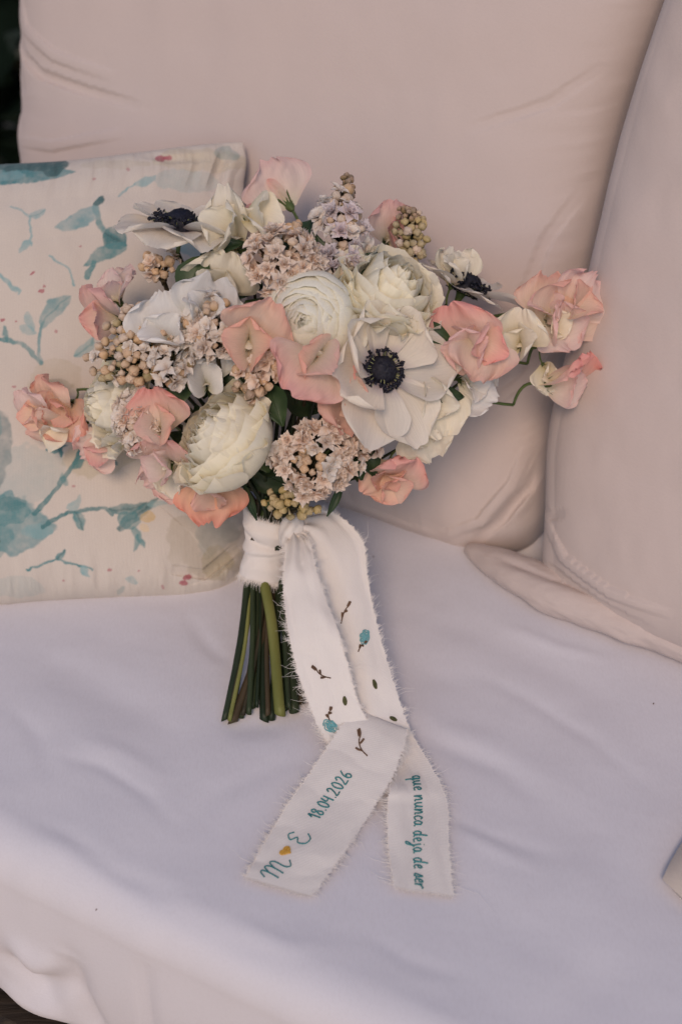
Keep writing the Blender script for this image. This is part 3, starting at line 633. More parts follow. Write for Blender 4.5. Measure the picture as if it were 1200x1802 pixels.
# --- anemones
def anemone(px, py, off, fwd, up, R, petals, label, dome=1.0, spread=1.0, seed=0):
    rg = np.random.default_rng(seed + 100)
    f = cdir(*fwd); P0 = atd(px, py, dd(px, py, off))
    M = frame(P0 - f * 0.006, f, cdir(*up)); HEADS.append(P0 - f * 0.02)
    a = bpart('anemone', receptacle(0.004, 0.02), M_CALYX, M); a['label'] = label
    for (az, a0, a1, L, W, cup) in petals:
        me = petal_mesh(R * L, R * W, a0, a1, cup=cup, ruf=0.11, k=rg.uniform(.8, 1.6), ph=rg.uniform(0, 6), rnd=0.20, notch=0.02, prof=((0, .22), (.25, .68), (.52, 1.0), (.75, .97), (.9, .78), (1, .40)), seed=int(rg.integers(1, 900)), nu=21, nv=19, jag=0.010, off=.003, crinkle=.012)
        obj('petal', me, ANEM, a, Matrix.Rotation(math.radians(az), 4, 'Z'))
    g = MB(); r = 0.0095 * dome
    th = np.linspace(0.02, 1.9, 16); ph = np.linspace(0, 2 * np.pi, 28, endpoint=False)
    rr = r * (1 + 0.05 * rg.normal(size=(16, 28)))
    g.grid(np.stack([rr * np.sin(th)[:, None] * np.cos(ph), rr * np.sin(th)[:, None] * np.sin(ph), 0.004 + rr * 0.95 * np.cos(th)[:, None] + 0 * ph], -1), closeu=True)
    obj('flower_centre', g.mesh('flower_centre'), M_DARK, a)
    g = MB(); g2 = MB()
    for i in range(170):
        an = rg.uniform(0, 2 * np.pi); lv = rg.uniform(0, 1); rad = (0.0115 + 0.0065 * lv * spread) * dome; z1 = (0.0085 - 0.004 * lv + rg.normal() * 0.001) * dome
        e = np.array([math.cos(an), math.sin(an), 0]); tip = e * rad + EZ * z1
        (g2 if rg.random() < .3 else g).tube(np.stack([e * 0.006 * dome, e * rad * .7 + EZ * z1 * .9, tip]), [0.00025, 0.00025, 0.00022], 4, False)
        t = unit(np.array([-e[1], e[0], 0]) * rg.normal() + EZ * rg.normal() + e * .4)
        b = unit(np.cross(t, rg.normal(size=3))); c = np.cross(t, b)
        g.ball(tip, (0.0018, 0.0009, 0.0009), 5, 4, np.stack([t, b, c]))
    s = obj('stamens', g.mesh('stamens'), M_DARK, a); s['kind'] = 'stuff'
    s = obj('filaments', g2.mesh('filaments'), M_PALEC, a); s['kind'] = 'stuff'
    return a

anemone(318, 392, -0.008, (0.12, 0.95, 0.28), (0, -0.3, 0.95), 0.046,
        [(-62, 80, 112, .98, .58, .25), (-16, 84, 126, .92, .58, .15), (28, 82, 124, .98, .54, .2), (68, 78, 100, 1.0, .54, .3), (118, 66, 74, .86, .5, .3), (180, 62, 70, .80, .5, .3), (238, 66, 76, .86, .5, .3)],
        'white anemone with a dark centre, topmost beside the printed pillow', 1.28, 1.15, 1)
anemone(674, 650, -0.002, (0.40, 0.14, 0.90), (0, 1, 0), 0.050,
        [(-24, 66, 30, .96, .60, .45), (20, 68, 36, 1.0, .58, .45), (58, 68, 22, 1.06, .52, .55), (110, 74, 40, 1.06, .60, .5), (162, 82, 76, 1.16, .56, .32), (206, 84, 86, 1.12, .56, .28), (-84, 80, 60, 1.10, .58, .38)],
        'large open white anemone facing out with a black centre', 1.05, .55, 2)
anemone(818, 502, 0.034, (0.42, 0.86, 0.10), (0, -0.5, 1), 0.038,
        [(-75, 80, 88, 1.05, .48, .25), (-20, 84, 100, .95, .50, .2), (35, 84, 100, 1.0, .46, .2), (85, 70, 84, 1.25, .50, .3), (140, 60, 62, 1, .5, .3), (200, 64, 68, .8, .5, .3), (250, 68, 76, .85, .5, .3)],
        'white anemone seen from its side behind the ruffled ranunculus', 1.35, .6, 3)

# --- ranunculus: nested cups of petals
def ranunculus(px, py, off, fwd, up, R, label, N=54, openness=1.0, ruffle=0.03, mat=None, seed=0, outer=5, jag=0.02, tall=1.0, flare=0.0, dm=1.0):
    rg = np.random.default_rng(seed + 300); f = cdir(*fwd)
    P0 = atd(px, py, dd(px, py, off)) - f * R * 0.75; M = frame(P0, f, cdir(*up)); HEADS.append(P0 - f * 0.01)
    a = bpart('ranunculus', receptacle(R * .25, 0.02), M_CALYX, M); a['label'] = label
    az = 0.0
    for i in range(N):
        q = i / (N - 1); az += 2.399 + rg.normal() * .12
        rho = R * (0.07 + 0.93 * q ** 0.9); zc = R * (0.60 - .12 * (1 - q) ** 4); hh = R * (0.76 - 0.10 * q) * tall
        thr = math.radians((12 + 42 * q ** 1.1 * openness) + rg.normal() * 3.0); D = (1.15 - 0.25 * q) * rg.uniform(.8, 1.25) * dm
        nu, nv = 15, 11
        u = np.linspace(-1, 1, nu)[None]; v = np.linspace(0, 1, nv)[:, None]
        sd = int(rg.integers(1, 900))
        rim = thr + 0.26 * np.abs(u) ** 3 + .05 * np.sin(u * 2.5 + sd) + jag * 3 * (vnoise(u * 6 + sd, u * 0 + sd, sd % 97) - .5)
        th = 2.75 + (rim - 2.75) * v
        wv = ruffle * (np.sin(u * math.pi * 1.6 + sd) + .45 * np.sin(u * math.pi * 4.3 + sd * 2)) * v ** 3 + 0.05 * fbm(u * 1.3 + sd, v * 1.5, sd % 91, 2) * v + flare * (.4 + q) * v ** 7
        r = rho * (1 + wv); dphi = u * D * (0.35 + 0.65 * np.sin(np.clip(v * 1.15, 0, 1) * math.pi / 2))
        G = np.stack([r * np.sin(th) * np.cos(dphi), r * np.sin(th) * np.sin(dphi), zc + hh * np.cos(th) * (1 + .3 * wv)], -1)
        g = MB(); g.grid(G, np.stack([u * .5 + .5 + 0 * v, (v * .8 + .2) + 0 * u], -1))
        obj('petal', g.mesh('petal'), mat, a, Matrix.Rotation(az, 4, 'Z'))
    for i in range(outer):
        az += 2.399 + rg.normal() * .3
        me = petal_mesh(R * rg.uniform(1.25, 1.5), R * rg.uniform(.62, .8), 70, rg.uniform(20, 75), cup=.45, ruf=ruffle * 2.0, k=1.6, ph=rg.uniform(0, 6), rnd=.25, jag=jag, seed=int(rg.integers(1, 900)), nu=17, nv=13)
        obj('petal', me, mat, a, Matrix.Translation((0, 0, -0.001)) @ Matrix.Rotation(az, 4, 'Z'))
    g = MB()
    for i in range(14):
        an = rg.uniform(0, 6.28); rr = R * .09 * math.sqrt(rg.random()); g.ball((rr * math.cos(an), rr * math.sin(an), R * 1.06 + rg.normal() * .0006), (.0011, .0007, .0012), 5, 4)
    obj('flower_centre', g.mesh('flower_centre'), M_PALEC, a)
    return a
ranunculus(540, 564, -0.010, (-0.14, -0.12, 0.98), (0, 1, 0), 0.0345, 'round white ranunculus facing out, tight green centre', 62, 1.12, 0.03, WHITE, 1, 3, .008, 1.0, .0)
ranunculus(388, 768, -0.010, (-0.62, 0.42, 0.60), (0, 1, 0), 0.0385, 'full ivory ranunculus turned sideways above the ribbon', 38, 1.35, 0.13, IVORY, 2, 8, .008, 1.0, .06, 1.3)
ranunculus(694, 505, -0.004, (0.40, 0.46, 0.62), (0, 1, 0), 0.035, 'ruffled cream ranunculus above the open anemone', 26, 1.7, 0.15, IVORY, 3, 12, .012, 1.05, .07, 1.35)
ranunculus(192, 712, -0.002, (-0.80, 0.05, 0.50), (0, 1, 0), 0.034, 'cream ranunculus seen edge on beside the printed pillow', 30, 1.8, 0.12, IVORY, 4, 8, .05, 1.0, .06)

# --- sweet peas
def calyx_mesh(s, bend, seed):
    rg = np.random.default_rng(seed); g = MB()
    zs = np.linspace(-0.004, 0.004, 6) * s; g.tube(np.stack([0 * zs, 0 * zs, zs], -1), np.array([.0012, .0022, .003, .0034, .0034, .0032]) * s, 8, False)
    for i in range(5):
        P, UV = petal(.009 * s, .0022 * s, 20, 60 + rg.normal() * 15, cup=.3, ruf=0, rnd=0, prof=((0, 1), (.5, .7), (1, .05)), nu=5, nv=6, off=.003 * s, seed=i)
        an = i * 1.2566 + .3; c, q = math.cos(an), math.sin(an); Rm = np.array([[c, -q, 0], [q, c, 0], [0, 0, 1]]); P = P @ Rm.T; P[..., 2] += .002 * s; g.grid(P, UV)
    t = np.linspace(0, 1, 9); L = .018 * s
    g.tube(np.stack([-bend * L * t ** 2, 0 * t, -.004 * s - L * t * (1 - .3 * t)], -1), .0011 * s * (1 - .2 * t), 6)
    return g.mesh('calyx')
def sweet_pea(px, py, off, fwd, up, s, mb, mw=None, label=None, fold=0.15, a1=92, wing=1.0, seed=0, name='sweet_pea', wide=1.0, ruf=.21, via=None):
    rg = np.random.default_rng(seed * 13 + 500); s = s * 1.12; f = cdir(*fwd); upv = cdir(*up); upv = unit(upv - f * (upv @ f)); mw = mw or mb
    P0 = atd(px, py, dd(px, py, off)) - upv * .013 * s - f * .012 * s
    bend = rg.uniform(.2, .8); M = frame(P0, f, upv); HEADS.append((P0 - upv * bend * .018 * s - f * .0166 * s, via, -unit(f * .4 + upv * 2 * bend)))
    a = bpart(name, calyx_mesh(s, bend, seed), M_CALYX, M)
    if label: a['label'] = label
    me = petal_mesh(.038 * s, .027 * s * wide, 18, a1, cup=rg.uniform(-.05, .22), fold=fold * .6, ruf=ruf, k=rg.uniform(1.6, 2.6), ph=rg.uniform(0, 6.28), rnd=.28, notch=.06, prof=((0, .16), (.2, .5), (.45, .95), (.66, 1.02), (.84, .92), (.94, .74), (1, .5)), seed=int(rg.integers(1, 900)), nu=41, nv=25, jag=.012, twist=rg.normal() * .10, crinkle=.06)
    obj('banner_petal', me, mb, a, Matrix.Rotation(rg.normal() * .15, 4, 'Z'))
    for sg in (-1, 1):
        me = petal_mesh(.029 * s * wing * rg.uniform(.9, 1.15), .0160 * s * wing, 4, 60 + rg.normal() * 14, cup=rg.uniform(.2, .45), fold=0, twist=rg.normal() * .25, ruf=.14, k=rg.uniform(.9, 1.7), ph=rg.uniform(0, 6), rnd=.26, prof=((0, .2), (.25, .7), (.52, 1), (.76, .96), (.9, .78), (1, .42)), seed=int(rg.integers(1, 900)), nu=23, nv=17, jag=.01, crinkle=.04)
        obj('wing_petal', me, mw, a, Matrix.Translation((0, 0, .002 * s)) @ Matrix.Rotation(sg * (1.35 + rg.normal() * .25), 4, 'Z'))
    me = petal_mesh(.012 * s, .0045 * s, 0, -45, cup=.9, ruf=.02, rnd=.4, nu=9, nv=9, seed=3)
    obj('keel_petal', me, CREAM, a, Matrix.Translation((0, 0, .003 * s)))
    return a
SP = [
 (494, 322, .030, (-.34, .58, -.45), (-.18, .62, .60), .95, PALEP, PINK, 'pale pink sweet pea seen from behind, topmost of the bouquet', .1, 78),
 (470, 380, .040, (-.6, -.1, .3), (-.6, .5, .4), .70, PINK, None, None, .1, 80),
 (682, 388, .040, (.2, .1, .6), (-.15, 1, 0), .80, PINK, PINK, 'pink sweet pea between the two lilac spikes', .2, 90),
 (185, 530, .000, (-.75, -.15, .5), (-.25, .9, .25), .88, PINK, PINK, 'pink sweet pea over the printed pillow above the bud cluster', .1, 85),
 (225, 505, .012, (-.3, .6, .4), (.5, .7, .3), .70, PALEP, None, None, .1, 85),
 (438, 556, -.022, (.10, -.25, .95), (-.02, 1, .05), 1.15, PEACH, PEACH, 'upright peach sweet pea beside the round white ranunculus', .42, 84, .8),
 (540, 664, -.024, (.05, -.15, .98), (-.45, -.85, 0), 1.02, PINK, PEACH, 'pink sweet pea under the round white ranunculus', .12, 86),
 (588, 655, -.004, (.4, .1, .8), (.6, -.5, .1), .80, PINK, PEACH, None, .2, 80),
 (600, 722, .000, (.5, -.4, .6), (.35, -.75, .35), .90, ORANGE, PEACH, 'coral sweet pea between anemone and blush lilac', .2, 86),
 (104, 692, -.006, (-.75, .0, .5), (-.15, .9, .35), .90, PEACH, PEACH, 'peach sweet pea farthest out over the printed pillow', .15, 88),
 (84, 745, -.006, (-.5, -.6, .5), (-.6, -.5, .4), .72, PEACH, CREAM, None, .2, 88),
 (138, 738, -.010, (-.3, -.5, .8), (.35, -.7, .3), .78, ORANGE, ORANGE, None, .1, 86),
 (168, 782, -.006, (-.5, -.6, .5), (-.7, -.55, .2), .72, PALEP, PINK, None, .1, 84),
 (272, 722, -.012, (-.15, .25, .95), (-.25, .85, -.2), .88, PINK, PEACH, 'pink sweet pea left of the ivory ranunculus', .1, 84),
 (295, 790, -.012, (-.35, -.3, .85), (.2, .8, .3), .82, PINK, PALEP, 'bright pink sweet pea beside the ivory ranunculus', .25, 92),
 (285, 832, .010, (-.35, -.7, .5), (-.55, -.6, .2), .80, PALEP, CREAM, None, .1, 84),
 (372, 878, .004, (-.05, -.60, .65), (-.06, -.9, .4), .92, ORANGE, PEACH, 'coral sweet pea hanging beside the ribbon wrap', .1, 78),
 (822, 572, -.004, (-.35, -.15, .92), (.05, .95, -.1), 1.10, PINK, PALEP, 'large pink sweet pea beside the open anemone', .18, 92),
 (845, 632, -.008, (.25, -.4, .85), (.1, -.95, .1), .90, PEACH, PINK, None, .12, 84),
 (985, 540, -.026, (.45, .15, .80), (.25, .9, .1), 1.12, PEACH, PALEP, 'peach sweet pea farthest out towards the corner cushion', .12, 90),
 (915, 572, -.008, (-.3, -.1, .9), (.1, .9, 0), .82, CREAM, CREAM, 'cream sweet pea between the two outlying pink ones', .3, 88),
 (985, 640, -.030, (.88, -.10, .40), (.20, .9, .3), 1.05, PINK, PALEP, 'pink sweet pea with hooked green calyx, lowest at the outer side', .35, 50),
 (1018, 520, -.026, (.55, .30, .70), (.55, .75, .1), .92, PALEP, PEACH, None, .1, 88),
 (955, 522, -.026, (.1, .45, .80), (-.1, .95, .1), .85, PEACH, PALEP, None, .15, 88),
 (985, 588, -.026, (.35, -.3, .85), (.5, -.6, .1), .72, PALEP, CREAM, None, .15, 84),
 (960, 668, -.020, (.3, -.6, .7), (.2, -.9, .2), .55, CREAM, CREAM, None, .15, 80),
 (62, 708, -.008, (-.7, -.1, .6), (-.7, .6, .2), .70, PALEP, PEACH, None, .15, 86),
 (700, 822, .006, (.35, -.45, .75), (.35, .75, .25), .88, PINK, PEACH, 'pink and peach sweet pea at the lower edge of the bouquet', .2, 90),
 (660, 840, .012, (-.1, -.6, .7), (-.5, -.6, .3), .72, PEACH, ORANGE, None, .1, 84),
 (292, 562, -.008, (-.15, .40, .90), (-.2, .9, -.25), 1.0, COOLW, COOLW, 'cool white sweet pea above the tan bud cluster', .18, 86),
 (362, 530, -.002, (.3, .4, .7), (.3, .9, .2), .90, COOLW, None, None, .2, 88),
 (416, 380, -.004, (-.35, .35, .75), (.02, 1, 0), 1.15, CREAM, CREAM, 'tall cream sweet pea beside the topmost anemone', .45, 70, .55),
 (448, 412, -.012, (.6, .05, .6), (.06, -1, .1), .95, CREAM, None, None, .45, 78, .6),
 (392, 478, .014, (.1, -.1, .95), (.25, .9, 0), .95, CREAM, None, None, .15, 86),
 (762, 728, .010, (.4, -.35, .75), (.35, -.85, .1), .95, CREAM, CREAM, 'cream sweet pea below the open anemone', .15, 84),
 (745, 775, .016, (.2, -.6, .6), (.3, -.8, .2), .75, CREAM, None, None, .15, 84),
 (838, 690, .016, (.6, -.3, .6), (.7, -.5, 0), .72, COOLW, None, None, .1, 82),
 (355, 640, .006, (.0, .2, .9), (-.2, .9, 0), .85, COOLW, None, None, .15, 86),
 (790, 470, .030, (.3, .7, .5), (.1, .9, .2), .70, CREAM, None, None, .2, 86),
]
VIA = {}
for i, q in enumerate(SP):
    if q[0] > 900: VIA[i] = (790, 668 if q[1] > 600 else 585, 1.014)
    if q[0] < 170: VIA[i] = (225, 708, 1.030)
for i, q in enumerate(SP):
    sweet_pea(*q[:9], fold=q[9], a1=q[10], seed=i + 1, wide=q[11] if len(q) > 11 else 1.0, via=VIA.get(i))

# --- lilac clusters
def floret_mesh(n, layers, L, W, seed, point=.8):
    rg = np.random.default_rng(seed); g = MB()
    zs = np.array([-0.006, -0.003, 0.0]); g.tube(np.stack([0 * zs, 0 * zs, zs], -1), [.0006, .0007, .0011], 5, False)
    for l in range(layers):
        for i in range(n):
            P, UV = petal(L * (1 - .2 * l) * rg.uniform(.8, 1.15), W * (1 - .15 * l), 66 - 24 * l + rg.normal() * 12, 96 - 34 * l + rg.normal() * 20, cup=.4, ruf=.12, ph=rg.uniform(0, 6), rnd=.15, nu=5, nv=5, prof=((0, .4), (.5, 1), (1, .5)), point=point, seed=int(rg.integers(1, 900)))
            an = (i + .5 * l) * 2 * math.pi / n + rg.normal() * .12; c, q = math.cos(an), math.sin(an); Rm = np.array([[c, -q, 0], [q, c, 0], [0, 0, 1]])
            P = P @ Rm.T; P[..., 2] += .0006 * l; g.grid(P, UV)
    return g
def bud_mesh(seed, r=.0027):
    rg = np.random.default_rng(seed); g = MB()
    th = np.linspace(0.05, math.pi - .05, 9); ph = np.linspace(0, 2 * np.pi, 16, endpoint=False)
    lob = .92 + .34 * np.abs(np.cos(2 * ph + rg.uniform(0, 6)))[None] * np.sin(th * .9)[:, None] + .05 * rg.normal(size=(1, 16))
    G = np.stack([np.sin(th)[:, None] * np.cos(ph) * lob, np.sin(th)[:, None] * np.sin(ph) * lob, (np.cos(th)[:, None] * rg.uniform(.9, 1.35)) * (1 - .30 * (1 - np.abs(np.cos(2 * ph)))[None] * (th < 1.2)[:, None])], -1) * r
    g.grid(G, np.stack([np.tile(np.linspace(0, 1, 16), (9, 1)), np.tile((1 - th / math.pi)[:, None], (1, 16))], -1), closeu=True)
    zs = np.array([-.007, -.004, -.0022]); g.tube(np.stack([0 * zs, 0 * zs, zs], -1), [.0006, .0007, .0011], 5, False)
    return g
FLO = {}
def variants(kind, mat):
    key = (kind, mat.name)
    if key not in FLO:
        ms = []
        for k in range(5):
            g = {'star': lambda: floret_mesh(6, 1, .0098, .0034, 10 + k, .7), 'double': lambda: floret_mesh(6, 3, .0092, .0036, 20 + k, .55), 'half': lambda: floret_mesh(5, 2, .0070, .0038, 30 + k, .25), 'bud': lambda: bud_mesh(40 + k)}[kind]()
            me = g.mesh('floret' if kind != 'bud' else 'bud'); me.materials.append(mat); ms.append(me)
        FLO[key] = ms
    return FLO[key]
def lilac(px, py, off, rx, ry, fwd, up, items, label, seed, depth=.7, stemmat=None, spike=0.0, bs=1.0):
    """items: list of (kind, material, count, zone) spread over an ellipsoid; zone 'tip' gathers at the upper end, 'rim', 'all' or 'low'"""
    rg = np.random.default_rng(seed + 900); f = cdir(*fwd); u = cdir(*up); u = unit(u - f * (u @ f)); r = np.cross(u, f)
    mm = dd(px, py, 0) / FPX; C0 = atd(px, py, dd(px, py, off))
    rx_, ry_ = rx * mm, ry * mm; rz_ = min(rx_, ry_) * depth
    base_ = C0 - u * ry_ * .9 - f * .02; HEADS.append(base_)
    pts = []
    total = sum(i[2] for i in items); placed = []
    g = MB(); kids = []
    for kind, mat, cnt, zone in items:
        for i in range(cnt):
            best = None
            for tr in range(6):
                a = rg.uniform(0, 2 * np.pi); q = math.sqrt(rg.uniform(0.0, 1))
                x, y = q * math.cos(a), q * math.sin(a)
                if spike: x *= (1 - spike * (y * .5 + .5))
                if zone == 'tip' and y < .35: continue
                if zone == 'low' and y > .45: continue
                if zone == 'rim' and q < .6: continue
                if zone == 'core' and q > .55: continue
                z = math.sqrt(max(0, 1 - q * q)) * (1 if rg.random() < .85 else .3); ex_ = 1 + .55 * fbm(x * 1.7 + seed, y * 1.7 + seed, 300 + seed, 2) + (.22 if rg.random() < .12 else 0); x, y = x * ex_, y * ex_
                p = np.array([x * rx_, y * ry_, z * rz_ * rg.uniform(.75, 1.1)])
                dmin = min([np.linalg.norm(p - o) for o in placed], default=1)
                if best is None or dmin > best[0]: best = (dmin, p, (x, y, z))
            if best is None: continue
            p, (x, y, z) = best[1], best[2]; placed.append(p)
            W = C0 + r * p[0] + u * p[1] + f * p[2]
            nrm = unit(r * x * .9 + u * (y * .8 + .1) + f * (z * .9 + .25) + rg.normal(size=3) * .34)
            sc = (rg.uniform(.75, 1.3) * bs if kind == 'bud' else rg.uniform(.8, 1.2)) * (.72 if zone == 'tip' and kind == 'bud' else 1)
            kids.append((kind, mat, W, nrm, sc))
            root = C0 + u * (p[1] * .6 - .006) - f * .004
            g.tube(np.stack([root, root * .45 + (W - nrm * .006) * .55 - f * .002, W - nrm * .005]), [.0011, .0009, .0007], 5, False)
    g.tube(catmull([base_, C0 - u * ry_ * .3 - f * .006, C0 + u * ry_ * .6], 8), .0016, 6)
    M0 = Matrix.Identity(4)
    a = bpart('lilac_cluster', g.mesh('branchlets'), stemmat or M_STEMB, M0); a['label'] = label
    for kind, mat, W, nrm, sc in kids:
        M = frame(W, nrm, rg.normal(size=3)) @ Matrix.Scale(sc, 4)
        obj('bud' if kind == 'bud' else 'floret', rg.choice(np.array(variants(kind, mat), dtype=object)), None, a, M)
    return a
lilac(494, 462, -.012, 60, 55, (0, .2, .95), (.15, 1, 0), [('double', FL_BLUSH, 24, 'all'), ('half', FL_BLUSH, 8, 'rim'), ('bud', BUD_PALE, 8, 'all')], 'blush pink lilac cluster above the round white ranunculus', 1)
lilac(516, 412, .0, 22, 20, (.1, .4, .9), (.1, 1, 0), [('bud', BUD_TAN, 14, 'all')], 'small tan bud tip of the blush lilac', 2)
lilac(598, 412, .010, 50, 74, (.05, .2, .95), (.05, 1, 0), [('double', FL_LILAC, 9, 'low'), ('star', FL_WHITE, 5, 'all'), ('half', FL_WHITE, 10, 'all'), ('bud', BUD_PALE, 14, 'all'), ('bud', BUD_TAN, 8, 'all')], 'pale lilac spike with opening florets, topmost', 3, .7, None, .15)
lilac(606, 335, .018, 20, 30, (.05, .3, .95), (.05, 1, 0), [('bud', BUD_BROWN, 17, 'all')], 'dark bud tip of the topmost lilac spike', 4, .9, None, .3, .72)
lilac(722, 412, .022, 36, 58, (.1, .2, .95), (.0, 1, 0), [('bud', BUD_YEL, 22, 'low'), ('bud', BUD_BROWN, 16, 'tip'), ('bud', BUD_PALE, 8, 'all')], 'olive brown lilac bud spike behind the ruffled ranunculus', 5, .7, M_STEM, .45)
lilac(240, 618, -.012, 82, 60, (-.15, .15, .95), (-.4, .8, 0), [('bud', BUD_TAN, 50, 'all'), ('bud', BUD_PALE, 22, 'all'), ('bud', BUD_YEL, 10, 'all'), ('half', FL_WHITE, 5, 'low')], 'cluster of tan lilac buds over the printed pillow', 6, .6, M_STEM)
lilac(300, 645, -.018, 30, 38, (.0, .1, .98), (0, 1, 0), [('star', FL_WHITE, 5, 'all'), ('half', FL_WHITE, 4, 'all'), ('bud', BUD_BROWN, 8, 'rim')], 'small white lilac florets beside the ivory ranunculus', 7)
lilac(378, 585, -.012, 36, 60, (-.1, .1, .95), (0, 1, 0), [('half', FL_WHITE, 12, 'all'), ('double', FL_BLUSH, 9, 'low'), ('bud', BUD_TAN, 9, 'all')], 'white and blush lilac cluster beside the peach sweet pea', 8)
lilac(240, 738, -.016, 34, 50, (-.2, .0, .95), (-.1, 1, 0), [('half', FL_WHITE, 14, 'rim'), ('double', FL_BLUSH, 8, 'all'), ('bud', BUD_PALE, 6, 'all')], 'blush lilac cluster in front of the edge-on ranunculus', 9)
lilac(552, 806, -.010, 60, 62, (.05, -.25, .95), (.1, 1, .1), [('double', FL_BLUSH, 30, 'rim'), ('half', FL_BLUSH, 10, 'rim'), ('bud', BUD_TAN, 10, 'core'), ('half', FL_WHITE, 8, 'all')], 'blush lilac cluster lowest, above the ribbon', 10, .55)
lilac(508, 884, .004, 46, 26, (.0, -.3, .95), (0, 1, 0), [('bud', BUD_YEL, 24, 'all')], 'ochre lilac buds just above the ribbon wrap', 11)
lilac(445, 672, -.004, 34, 34, (.0, .1, .95), (0, 1, 0), [('bud', BUD_TAN, 12, 'all'), ('bud', BUD_BROWN, 10, 'all'), ('half', FL_BLUSH, 3, 'all')], 'brown lilac buds above the ivory ranunculus', 12, .7, M_STEM)
lilac(282, 472, .008, 28, 26, (-.1, .3, .9), (-.2, 1, 0), [('bud', BUD_TAN, 14, 'all'), ('half', FL_BLUSH, 4, 'all')], 'tan lilac buds under the topmost anemone', 13)
lilac(590, 470, .0, 36, 26, (.0, .2, .95), (0, 1, 0), [('double', FL_LILAC, 5, 'all'), ('half', FL_WHITE, 5, 'all'), ('bud', BUD_PALE, 3, 'rim')], 'pale lilac florets between the two ranunculus', 14)

lilac(338, 588, -.004, 26, 44, (-.1, .1, .95), (.2, 1, 0), [('half', FL_WHITE, 9, 'all'), ('bud', BUD_TAN, 8, 'all')], 'white lilac florets tucked behind the cool white sweet pea', 15)
lilac(470, 640, -.006, 34, 26, (0, .1, .95), (0, 1, 0), [('half', FL_BLUSH, 10, 'all'), ('bud', BUD_TAN, 8, 'all')], 'blush lilac florets between peach and pink sweet peas', 16)
lilac(640, 775, .004, 30, 26, (.1, -.2, .95), (.3, 1, 0), [('half', FL_BLUSH, 7, 'all'), ('bud', BUD_BROWN, 8, 'all')], 'blush and brown lilac florets below the open anemone', 17)
lilac(240, 560, .004, 26, 22, (-.2, .2, .9), (-.3, 1, 0), [('bud', BUD_PALE, 10, 'all'), ('half', FL_BLUSH, 4, 'all')], 'pale lilac buds above the tan bud cluster', 18)
# --- leaves
def leaf(px, py, off, fwd, up, L, W, seed, mat=None):
    rg = np.random.default_rng(seed + 1500); f = cdir(*fwd); P0 = atd(px, py, dd(px, py, off))
    P, UV = petal(L, W, 60, 100 + rg.normal() * 15, cup=.35, ruf=.12, k=1.4, ph=rg.uniform(0, 6), rnd=0, prof=((0, .1), (.3, .85), (.5, 1), (.8, .55), (1, .05)), nu=9, nv=11, seed=seed % 800 + 1, jag=0)
    g = MB(); g.grid(P, UV); t = np.linspace(0, .95, 8); mid = P[:, 4][np.linspace(0, 10, 8).astype(int)]; g.tube(mid, .0006 * (1.2 - t), 5, False)
    u = cdir(*up); u = unit(u - f * (u @ f)); M = frame(P0 - u * L * .5, f, u)
    return bpart('leaf', g.mesh('leaf'), mat or M_LEAF, M)
LV = [(345, 488, .006, (0, .2, 1), (.3, .7, 0), .036, .014), (315, 692, .0, (.1, .1, 1), (-.3, -.9, 0), .034, .010), (320, 600, .006, (0, 0, 1), (.6, -.6, 0), .03, .011), (645, 800, .01, (.2, -.2, .9), (.3, -.9, 0), .034, .010),
      (762, 590, .006, (.2, 0, .9), (.8, -.4, 0), .030, .008), (560, 455, .02, (0, .2, .9), (-.2, 1, 0), .034, .010), (640, 478, .012, (0, .2, .9), (.5, .8, 0), .034, .011), (780, 692, .006, (.3, -.2, .9), (.9, -.2, 0), .032, .007),
      (395, 440, .004, (-.1, .2, .9), (.9, .2, 0), .034, .007), (485, 715, .006, (0, 0, 1), (.3, -.8, 0), .034, .011), (505, 612, .0, (0, 0, 1), (.9, -.3, 0), .026, .006), (245, 655, .012, (0, 0, 1), (-.4, -.8, 0), .03, .010),
      (440, 880, .010, (0, 0, 1), (-.3, .9, 0), .030, .0035), (590, 874, .014, (.2, 0, .9), (.4, .9, 0), .030, .0035), (625, 812, .008, (.2, 0, .9), (.2, -.95, 0), .03, .009), (720, 540, .016, (0, .2, 1), (.3, .8, 0), .03, .010), (240, 690, .03, (0, 0, 1), (-.9, .1, 0), .032, .007)]
for i, q in enumerate(LV): leaf(*q, i)
rgF = np.random.default_rng(77)
for i in range(46):  # filler leaves added deep in the head so its gaps look dark
    a = rgF.uniform(0, 6.283); q = math.sqrt(rgF.random()) * .78
    px, py = 500 + q * math.cos(a) * 300, 640 + q * math.sin(a) * 270
    leaf(px, py, .030 + rgF.uniform(0, .02), (rgF.normal() * .4, rgF.normal() * .4, 1), (rgF.normal(), rgF.normal(), 0), rgF.uniform(.032, .05), rgF.uniform(.010, .016), 200 + i)

# --- stems: from each head into the tie
AX = unit(atd(520, 700, 1.05) - K)
def stem(pts, r, mat, n=14, sides=8):
    g = MB(); P = catmull(pts, n); g.tube(P, np.linspace(r[0], r[1], n) if isinstance(r, tuple) else r, sides); return bpart('stem', g.mesh('stem'), mat, Matrix.Identity(4))
rgS = np.random.default_rng(5)
for i, H in enumerate(HEADS):
    ofs = cR * rgS.uniform(-.013, .013) + cU * rgS.uniform(-.004, .004) + cF * rgS.uniform(-.008, .010)
    via = None
    if isinstance(H, tuple): H, via, tg = H
    k0 = K + ofs; mid = k0 * .5 + H * .5 + AX * .012 + cF * .012
    pts = [k0 - AX * .004, k0 + AX * .022, mid, H]
    if via is not None:
        V = atd(*via); pts = [k0 - AX * .004, k0 + AX * .03, k0 * .45 + V * .55 + AX * .02 + cF * .01, V, V * .38 + H * .62 + unit(tg) * .004, H]
    stem(pts, (.0019, .0011), M_CALYX if via else (M_STEM if rgS.random() < .7 else M_STEMB), 30 if via else 12, 6)
